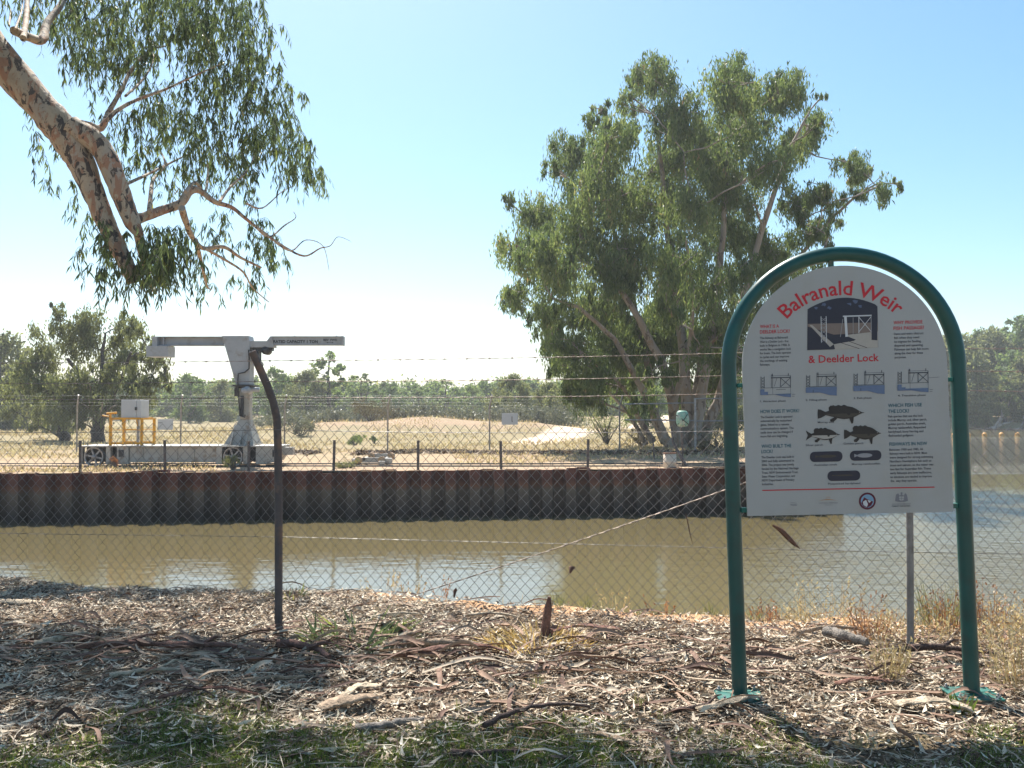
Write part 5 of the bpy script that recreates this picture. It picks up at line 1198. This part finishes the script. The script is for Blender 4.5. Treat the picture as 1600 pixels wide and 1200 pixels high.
    for x1, y1, z1 in ((-5, 3, 7.5), (-2, -2, 7.5), (2, -3, 7), (5, -1, 6.6)):
        q = curve(Vector(tk[5]), Vector((x1, y1, z1)), 10, -.05, rr, .05); bm2.tube([p-base for p in q], [.14-.012*i for i in range(11)], 8, rnd=rr, jit=.04)
    bm2.build('branch', M['bark_near'], root)
    C = np.array(C)-np.array(base); LL = np.array(LL)
    leaves('crown', C, np.array(D), LL, LL*.15, M['leaf_near'], root, bend=.09, rnd=np.array(Rn), seed=8, extra=(tw, M['bark_dark']))
    print('near leaves', len(C))
near_gum()

# ------------------------------------------------------------------ litter, grass, sticks on the near bank
def litter():
    r = np.random.default_rng(23)
    def scat(N, y0, y1, marg, pw=1.0):
        Y = y0+(y1-y0)*r.random(N)**pw; X = (r.random(N)*2-1)*(.60*Y+marg); return X, Y
    def put(name, X, Y, Lm, Wm, mat, label, rnd, up=.18, lift=.012, fl=.35, bend=.12, cat='litter', curl=0):
        N = len(X); z = hb(X, Y); a = r.random(N)*6.28; D = np.stack([np.cos(a), np.sin(a), up*r.normal(size=N)], 1)
        C = np.stack([X, Y, z+lift*(.3+2.6*r.random(N)**1.5)+np.abs(D[:, 2])*Lm*.3], 1)
        return tag(leaves(name, C, D, Lm, Wm, mat, rnd=rnd, seed=int(N), flatz=fl, bend=bend), label, cat, kind='stuff')
    X, Y = scat(95000, 3.0, 9.0, .5, .8); d = Y-crest(X)
    dens = .50+1.6*(vnoise(X, Y, .6, 41)+.15) + .9*vnoise(X, Y, .2, 42); band = np.exp(-((Y-5.2+.1*X)/.75)**2)
    keep = (r.random(len(X)) < np.clip(dens+.5*band-1.6*np.clip(d+.75, 0, 1.4)*(X > -1.2)-.55*np.clip((4.7-Y)/.5, 0, 1), .08, 1)) & (d < .5)
    X, Y = X[keep], Y[keep]; N = len(X)
    put('leaf_litter', X, Y, .035+.085*r.random(N)**1.6, .009+.014*r.random(N)**1.4, M['litter'], 'thick litter of dry curled gum leaves over the near bank', np.clip(r.normal(size=N)*.24+.5, 0, 1))
    X, Y = scat(45000, 3.0, 9.0, .5, .8); d = Y-crest(X); k = (d < .3-.8*(X > -1.2)); X, Y = X[k], Y[k]; N = len(X)
    put('twig_litter', X, Y, .05+.24*r.random(N)**2, .003+.003*r.random(N), M['litter'], 'thin dry twigs scattered through the leaf litter', np.clip(r.random(N)*.8, 0, 1), up=.12, lift=.015, fl=2, bend=.06)
    X, Y = scat(70000, 3.0, 9.0, .5, .8); d = Y-crest(X); k = (d < .4-.85*(X > -1.2)*r.random(len(X))**.3); X, Y = X[k], Y[k]; N = len(X)
    put('bark_flakes', X, Y, .012+.035*r.random(N), .008+.014*r.random(N), M['litter'], 'small flakes of bark crumbled over the near bank', np.clip(r.normal(size=N)*.25+.36, 0, 1), up=.3, lift=.01, fl=.6)
    X, Y = scat(350, 3.0, 8.0, .5, .8); d = Y-crest(X); k = (d < -.4); X, Y = X[k], Y[k]; N = len(X)
    put('pale_leaves', X, Y, .07+.09*r.random(N), .012+.018*r.random(N), M['litter'], 'larger bleached leaves and bark chips lying on top of the litter', np.clip(.64+.13*r.normal(size=N), 0, .9), up=.3, lift=.03, fl=.7, bend=.16)
    X, Y = scat(2000, 3.0, 8.6, .6, .8); d = Y-crest(X); band = np.exp(-((Y-5.35+.12*X)/.6)**2); k = (d < .1) & (r.random(len(X)) < .22+.8*band); X, Y = X[k], Y[k]; N = len(X)
    z = hb(X, Y); a = r.normal(size=N)*.8; D = np.stack([np.cos(a), np.sin(a), .12*r.normal(size=N)], 1)
    tag(strips('bark_strips', np.stack([X, Y, z+.02+.04*r.random(N)*np.exp(-((Y-5.35)/.7)**2)], 1), D, .10+.28*r.random(N)**1.5, .012+.022*r.random(N), M['barkstrip'], np.clip(r.normal(size=N)*.25+.45, 0, 1), r), 'curled strips of red brown bark lying in the litter', 'litter', kind='stuff')
    N = 230; X = -4.2+6.2*r.random(N); Y = 5.45-.10*X+.36*r.normal(size=N)+.25*vnoise(X, X*0, 1.1, 77); a = r.normal(size=N)*.45; D = np.stack([np.cos(a), np.sin(a), .10*r.normal(size=N)], 1)
    tag(strips('bark_drift', np.stack([X, Y, hb(X, Y)+.03+.06*r.random(N)], 1), D, .16+.38*r.random(N)**2, .012+.024*r.random(N)**1.5, M['barkstrip'], np.clip(r.normal(size=N)*.27+.45, 0, 1), r, .05), 'drift of long bark strips and sticks raked along the middle of the bank', 'litter', kind='stuff')
    # litter further out, sparse, beyond the picture
    X = (r.random(60000)*2-1)*9; Y = -1.5+10.5*r.random(60000); k = (np.abs(X) > .6*np.maximum(Y, 3)+.5) & (Y < crest(X)) | (Y < 3.0); X, Y = X[k], Y[k]; N = len(X)
    put('outer_litter', X, Y, .06+.08*r.random(N), .014, M['litter'], 'sparser leaf litter around the edges of the near bank', np.clip(r.normal(size=N)*.24+.5, 0, 1))
def strips(name, C, D, L, W, mat, rnd, r, arch=.06):
    """curled bark strips: 6 segments, gutter shaped (3 verts across)"""
    N = len(C); D = D/np.linalg.norm(D, axis=1)[:, None]; up = np.array([0, 0, 1.0]); S = np.cross(D, up+.35*r.normal(size=(N, 3))); S /= np.linalg.norm(S, axis=1)[:, None]; U = np.cross(S, D)
    ns = 6; V = []; side = r.normal(size=(N, 1))*.16; ar = (r.normal(size=(N, 1))*arch+.05)
    for i in range(ns+1):
        t = i/ns; c = C+D*(L[:, None]*(t-.5))+S*side*L[:, None]*math.sin(math.pi*t)+U*ar*L[:, None]*math.sin(math.pi*t)*1.0+S*(.03*L[:, None])*np.sin(t*7+rnd[:, None]*40)
        w_ = W[:, None]*(math.sin(math.pi*min(.93, max(.10, t)))**.5)
        V += [c-S*w_*.5+U*w_*.28, c, c+S*w_*.5+U*w_*.28]
    V = np.stack(V, 1).reshape(-1, 3); b = np.arange(N)*3*(ns+1); Fc = []
    for i in range(ns):
        for j in (0, 1): Fc.append(np.stack([b+i*3+j, b+i*3+j+1, b+(i+1)*3+j+1, b+(i+1)*3+j], 1))
    Fc = np.stack(Fc, 1).reshape(-1, 4)
    return npmesh(name, V, Fc, mat, rnd=np.repeat(rnd, ns*2), smooth=True)
litter()
def bark_piece(px, py, L_, W_, an, label, tone, kind='strip', seed=0, h=.03, name='fallen_bark', cat='bark', pitch=0):
    Y = EYE*F/(py-HZ)
    x = (px-800)/F*Y; z = float(hb(x, Y)); rr = random.Random(seed)
    m = attrless(tone); mb = MB(); n = 12; a = R(an); d = Vector((math.cos(a), math.sin(a), math.tan(R(pitch)))); s = Vector((-math.sin(a), math.cos(a), 0)); vs = []
    kx = rr.uniform(-.12, .12); kz = rr.uniform(.02, .09)
    if kind == 'strip':                                    # thick curled gutter of bark
        K = 9
        for i in range(n+1):
            t = i/n; c = d*L_*(t-.5)+s*kx*L_*math.sin(math.pi*t)+Vector((0, 0, h+kz*L_*math.sin(math.pi*t)))+s*rr.uniform(-.006, .006); w_ = W_*(.6+.4*math.sin(math.pi*t))*rr.uniform(.88, 1.1); cu = .55+.35*math.sin(t*4+seed)
            ring = []
            for lay_ in (0, 1):
                for k in range(K):
                    u = (k/(K-1)-.5)*2; u = u if lay_ == 0 else -u; th = u*cu; rad = w_/2/max(.35, math.sin(min(cu, 1.5))); rad2 = rad-(.006 if lay_ else 0)
                    ring.append(c+s*rad2*math.sin(th)+Vector((0, 0, rad2*math.cos(th)-rad*.8+(rr.uniform(-.007, .007) if lay_ == 0 else 0))))
            vs += ring
        m_ = 2*K; fs = [(i*m_+k, i*m_+(k+1) % m_, (i+1)*m_+(k+1) % m_, (i+1)*m_+k) for i in range(n) for k in range(m_)]+[tuple(range(m_-1, -1, -1)), tuple(range(n*m_, (n+1)*m_))]
        mb.add(vs, fs, 0, True)
    else:
        q = [d*L_*(i/n-.5)+s*(kx*L_*math.sin(math.pi*i/n)+rr.uniform(-.012, .012))+Vector((0, 0, h+kz*.6*L_*math.sin(math.pi*i/n)+rr.uniform(-.004, .004))) for i in range(n+1)]
        mb.tube(q, [W_/2*(1-.5*i/n)*rr.uniform(.88, 1.1) for i in range(n+1)], 9, rnd=rr, jit=.08)
        if L_ > .45: p = q[n//2]; mb.tube([p, p+d*L_*.15+s*L_*.12+Vector((0, 0, .03)), p+d*L_*.22+s*L_*.2+Vector((0, 0, .02))], [W_*.25, W_*.17, W_*.08], 6)
    o = mb.build(name, m); o.location = (x, Y, z); tag(o, label, cat)
TM = {}
def attrless(t):
    cols = {'red': (.19, .095, .07), 'tan': (.36, .26, .18), 'pale': (.50, .40, .29), 'grey': (.22, .19, .165), 'dark': (.09, .055, .045)}
    if t not in TM: TM[t] = simple('bark_'+t, cols[t], 1.0-.12, 0, .4, 16, 1.0, .012, dirt=tuple(q*.4 for q in cols[t]), dscale=22, stretch=(1, 1, 1))
    return TM[t]
bark_piece(1140, 1103, .42, .065, 22, 'large pale bark roll lying just left of the sign\'s left foot', 'pale', 'strip', 1, .03)
bark_piece(1105, 1112, .5, .03, 3, 'dark thin stick under the pale bark roll by the sign', 'dark', 'stick', 2, .015, 'fallen_stick', 'stick')
bark_piece(1345, 1078, .34, .06, 6, 'red brown bark roll in the middle between the sign legs', 'red', 'strip', 3)
bark_piece(1320, 1015, .3, .09, -60, 'short grey log stub pointing at the viewer between the sign legs', 'grey', 'stick', 4, .05, 'log_stub', 'log')
bark_piece(1392, 1052, .4, .05, 15, 'tan bark strip behind the red roll between the sign legs', 'tan', 'strip', 5)
bark_piece(545, 1118, .30, .12, 35, 'broad curled sheet of tan bark left of the grey log', 'tan', 'strip', 6, .05)
bark_piece(565, 1104, .26, .09, 55, 'pale split bark flap standing above the broad curled sheet', 'pale', 'strip', 16, .08)
bark_piece(612, 1137, .34, .055, 25, 'rough grey log piece at the bottom centre', 'grey', 'stick', 7, .035, 'fallen_log', 'log')
bark_piece(715, 1034, .62, .07, 4, 'long red brown bark roll left of the upright stake', 'red', 'strip', 8, .05)
bark_piece(700, 1022, .56, .06, -8, 'tan curved bark limb just behind the long red roll', 'tan', 'stick', 9, .05, 'fallen_stick', 'stick')
bark_piece(915, 996, .5, .07, 12, 'dark red bark slab right of the upright stake', 'red', 'strip', 10, .05)
bark_piece(632, 1012, .30, .045, 50, 'tan stick rising toward the green leaf tuft', 'tan', 'stick', 11, .05, 'fallen_stick', 'stick', 10)
bark_piece(205, 1018, .62, .05, 3, 'long red brown stick lying across the left litter', 'red', 'stick', 12, .04, 'fallen_stick', 'stick')
bark_piece(320, 1022, .46, .05, -6, 'red stick with pale end right of the long left stick', 'red', 'stick', 13, .04, 'fallen_stick', 'stick')
bark_piece(100, 1010, .36, .05, 62, 'pale forked stick at the far left of the litter', 'pale', 'stick', 14, .05, 'fallen_stick', 'stick')
bark_piece(475, 1030, .5, .055, -38, 'red brown stick slanting down from the foot of the bent post', 'red', 'stick', 15, .05, 'fallen_stick', 'stick')
bark_piece(500, 1062, .46, .045, 16, 'red bark strip below the slanting stick near the bent post', 'red', 'strip', 17, .03)
bark_piece(440, 1075, .40, .03, 8, 'thin tan stick below the bent post', 'tan', 'stick', 18, .02, 'fallen_stick', 'stick')
bark_piece(780, 1110, .36, .04, 8, 'tan curved bark strip on the green grass edge', 'tan', 'strip', 19, .02)
bark_piece(840, 1128, .6, .03, 30, 'thin dark branch lying over the green grass at bottom centre', 'dark', 'stick', 20, .03, 'fallen_branch', 'branch')
bark_piece(1450, 1118, .36, .09, -20, 'large bleached bark sheet below the right sign leg', 'pale', 'strip', 21, .03)
bark_piece(1470, 1028, .6, .05, -12, 'dark branch running from the foot of the straight fence post', 'dark', 'stick', 22, .04, 'fallen_branch', 'branch')
bark_piece(1300, 998, .5, .035, 5, 'tan stick lying behind the grey log stub', 'tan', 'stick', 23, .03, 'fallen_stick', 'stick')
bark_piece(775, 968, .42, .025, -14, 'bleached branching twig on the bank crest left of the stake', 'pale', 'stick', 24, .03, 'fallen_branch', 'branch')
bark_piece(625, 976, .35, .03, 12, 'bleached stick on the bank crest right of the bent post', 'pale', 'stick', 25, .03, 'fallen_stick', 'stick')
bark_piece(250, 1060, .5, .035, 10, 'thin pale stick crossing the left shade', 'pale', 'stick', 26, .03, 'fallen_stick', 'stick')
bark_piece(330, 1104, .5, .035, 6, 'reddish strip lying in the lower left litter', 'red', 'strip', 27, .02)
bark_piece(760, 1178, .30, .035, 4, 'dark flat stick at the very bottom centre', 'dark', 'stick', 28, .02, 'fallen_stick', 'stick')
bark_piece(950, 1155, .32, .04, -25, 'tan bark strip in the green grass at lower right of centre', 'tan', 'strip', 29, .02)
bark_piece(30, 945, .3, .12, 20, 'bleached crumpled bark at the far left crest', 'pale', 'strip', 30, .03)
# upright broken stake
p = Vector(((850-800)/F*5.95, 5.95, 0)); o = MB(); o.tube([(0, 0, -.05), (.01, 0, .1), (.025, .01, .22), (.035, .01, .30)], [.032, .028, .024, .012], 8, rnd=random.Random(1), jit=.2); o.tube([(.04, 0, -.02), (.05, 0, .09)], [.02, .012], 6)
o = o.build('broken_stake', attrless('red')); o.location = p; tag(o, 'short broken reddish stake standing upright in the litter', 'stake')
# straw heap at the stake
def tuft(px, py, label, h, w_, n, mat, wid=.004, dn=0, seed=0, cat='grass tuft', name='grass_tuft', spread=.35, heads=None, Y=None):
    Yt = Y or EYE*F/(py-HZ); x = (px-800)/F*Yt; z = float(hb(x, Yt)); r = np.random.default_rng(seed+100)
    a = r.random(n)*6.28; q = w_*np.sqrt(r.random(n))*.4; L_ = h*(.45+.6*r.random(n)); D = np.stack([np.cos(a)*spread*r.random(n)*1.6, np.sin(a)*spread*r.random(n)*1.6, np.ones(n)+dn], 1); Dn = D/np.linalg.norm(D, axis=1)[:, None]
    C = np.stack([np.cos(a)*q, np.sin(a)*q, np.zeros(n)-.01], 1)+Dn*L_[:, None]*.5
    if heads:                                              # seed heads / side leaves along the stems
        m = int(n*heads); i = r.integers(0, n, m); t = .35+.65*r.random(m); C2 = C[i]+Dn[i]*(L_[i]*(t-.5))[:, None]; D2 = Dn[i]+r.normal(size=(m, 3))*.8
        C = np.concatenate([C, C2]); D = np.concatenate([D, D2]); L_ = np.concatenate([L_, np.full(m, .035)]); wid = np.concatenate([np.full(n, wid), np.full(m, .011)])
    o = leaves(name, C, D, L_, wid, mat, seed=seed, bend=.08); o.location = (x, Yt, z); tag(o, label, cat)
tuft(838, 1008, 'heap of yellow dry straw around the broken stake', .17, .75, 420, M['straw_gold'], .010, -.45, 1, 'straw', 'straw_heap', 1.3)
tuft(560, 1000, 'clump of long drooping grey green leaves in the litter', .26, .8, 170, M['leaf_near'], .020, -.6, 2, 'leaf clump', 'leafy_branch', 1.2)
tuft(455, 930, 'small grey green leaf sprig behind the bent post', .16, .3, 40, M['weedgreen'], .016, -.4, 30, 'sprig', 'leaf_sprig', .9)
TU = [(876, 948, 'thin pale green tuft at the water edge left of the dry twig weed', .17, .10, 60, 'weedgreen'), (914, 950, 'green rush tuft right of another at the centre water edge', .15, .08, 60, 'weedgreen'), (998, 962, 'short upright green tuft on the sand below the olive water', .12, .07, 50, 'weedgreen'),
      (965, 955, 'branching pale dry weed at the water edge', .26, .3, 36, 'straw'), (1035, 960, 'reddish sprig left of the sign\'s left leg', .24, .2, 20, 'weedred'), (1110, 958, 'green tuft just left of the sign\'s left leg', .14, .08, 50, 'weedgreen'),
      (1180, 962, 'green tuft just right of the sign\'s left leg', .15, .12, 60, 'weedgreen'), (1195, 966, 'orange brown weed right of the sign\'s left leg', .18, .2, 40, 'weedred'), (1240, 972, 'pale fine dry grass between the legs near the left', .2, .3, 60, 'straw'),
      (1292, 972, 'tall pale wispy dry grass under the board', .42, .5, 90, 'straw'), (1345, 1005, 'red brown seeding weed, left one of a pair before the straight post', .36, .12, 30, 'weedred'), (1366, 1010, 'red brown seeding weed, right one of a pair before the straight post', .38, .1, 30, 'weedred'),
      (1385, 1070, 'upright brown grass clump between the sign legs', .32, .16, 120, 'straw'), (1398, 1000, 'straw grass around the foot of the straight fence post', .26, .3, 90, 'straw'), (1470, 985, 'big grey green and dry clump left of the right sign leg', .42, .36, 220, 'weedgreen'),
      (1486, 988, 'brown dry bush stalks against the right sign leg', .36, .36, 120, 'weedred'), (1535, 985, 'reddish tall weed right of the right sign leg', .42, .2, 50, 'weedred'), (1566, 990, 'straw clump midway between right leg and photo edge', .26, .4, 140, 'straw'),
      (1592, 1085, 'tall straw clump at the right photo edge in front', .44, .34, 240, 'straw'), (1585, 985, 'dry straw tuft at the right photo edge on the bank crest', .3, .4, 140, 'straw'), (1450, 1010, 'thin dry stems behind the pale bark right of the post', .3, .3, 50, 'straw'),
      (1555, 1010, 'fine dry grass right of the right sign leg', .22, .4, 90, 'straw'), (1300, 1098, 'small green broad leaved weed', .0, .0, 0, ''), (838, 1078, 'thin dark green tuft at centre of the litter', .12, .05, 26, 'weedgreen'), (995, 1100, 'upright green blades in the shade at lower centre', .13, .05, 26, 'weedgreen'),
      (720, 1115, 'sparse green blades beside the grass patch', .12, .05, 20, 'weedgreen'), (1035, 1118, 'short dark green tuft left of the sign\'s left foot', .10, .05, 26, 'weedgreen'), (430, 1160, 'short green blades in the lower left lawn', .08, .12, 40, 'weedgreen'), (1340, 1170, 'dry blades in the board\'s shadow', .14, .1, 24, 'straw'),
      (640, 922, 'wispy dry grass at the crest over the pale water', .22, .3, 30, 'straw'), (600, 925, 'thin dry stalks on the crest left of the wispy grass', .28, .4, 26, 'straw'), (690, 930, 'single reddish dry stalk group on the crest', .26, .1, 10, 'weedred'), (465, 905, 'small green shrublet on the crest behind the bent post', .16, .1, 50, 'weedgreen')]
for i, (px, py, lb, h, w_, n, m) in enumerate(TU):
    if n: tuft(px, py, lb, h, w_, int(n*(.6 if m == 'straw' else .8)), M[m], .004 if m != 'weedred' else .005, 0, i+5, heads=(3 if m in ('weedred', 'straw') else 0), Y=None)
tuft(1500, 1098, 'small fresh green broad leaved weed at the right sign foot', .13, .10, 22, M['grassgreen'], .022, 0, 60, 'weed', 'green_weed', .6, Y=4.45)
# short green grass in patches near the viewer
def greens():
    r = np.random.default_rng(71); N = 150000; Y = 3.0+2.4*r.random(N)**1.1; X = (r.random(N)*2-1)*(.62*Y+.6)
    den = vnoise(X, Y, .8, 51)+.35*vnoise(X, Y, .22, 52)+.75*np.clip((4.55-Y)/.7, -1, 1)-.12-.45*(X > 1.4); k = (r.random(N) < np.clip(den*1.9, 0, 1)); X, Y = X[k], Y[k]; N = len(X)
    h = .03+.035*r.random(N); D = r.normal(size=(N, 3))*.6; D[:, 2] = np.abs(D[:, 2])+.5
    tag(leaves('green_grass', np.stack([X, Y, hb(X, Y)+h*.35], 1), D, h, .0035+.003*r.random(N), M['grassgreen'], seed=2), 'short green grass showing through the litter near the viewer', 'grass', kind='stuff')
    N = 9000; X = -.4+5*r.random(N); Y = crest(X)-.35+.9*r.random(N); k = r.random(N) < .55*np.clip(vnoise(X, Y, .5, 57)+.05+.12*X, 0, 1); X, Y = X[k], Y[k]; N = len(X); h = .05+.14*r.random(N)**2
    D = r.normal(size=(N, 3))*.4; D[:, 2] = 1
    tag(leaves('bank_grass', np.stack([X, Y, hb(X, Y)+h*.4], 1), D, h, .004, M['straw'], seed=4), 'sparse fine dry grass along the sandy crest of the bank', 'grass', kind='stuff')
greens()

# ------------------------------------------------------------------ haze
hz = MB(); hz.box(-2600, 2600, -260, 3650, -5, 19.6)
hm = bpy.data.materials.new('haze'); hm.use_nodes = True; hn = hm.node_tree
for q_ in list(hn.nodes):
    if q_.type == 'BSDF_PRINCIPLED': hn.nodes.remove(q_)
pv = hn.nodes.new('ShaderNodeVolumePrincipled'); pv.inputs['Color'].default_value = (.93, .96, 1, 1); pv.inputs['Density'].default_value = .0007; pv.inputs['Anisotropy'].default_value = .35
hn.links.new(pv.outputs[0], [q_ for q_ in hn.nodes if q_.type == 'OUTPUT_MATERIAL'][0].inputs['Volume'])
tag(hz.build('haze', hm), 'thin pale haze softening the far trees', 'haze', kind='stuff')
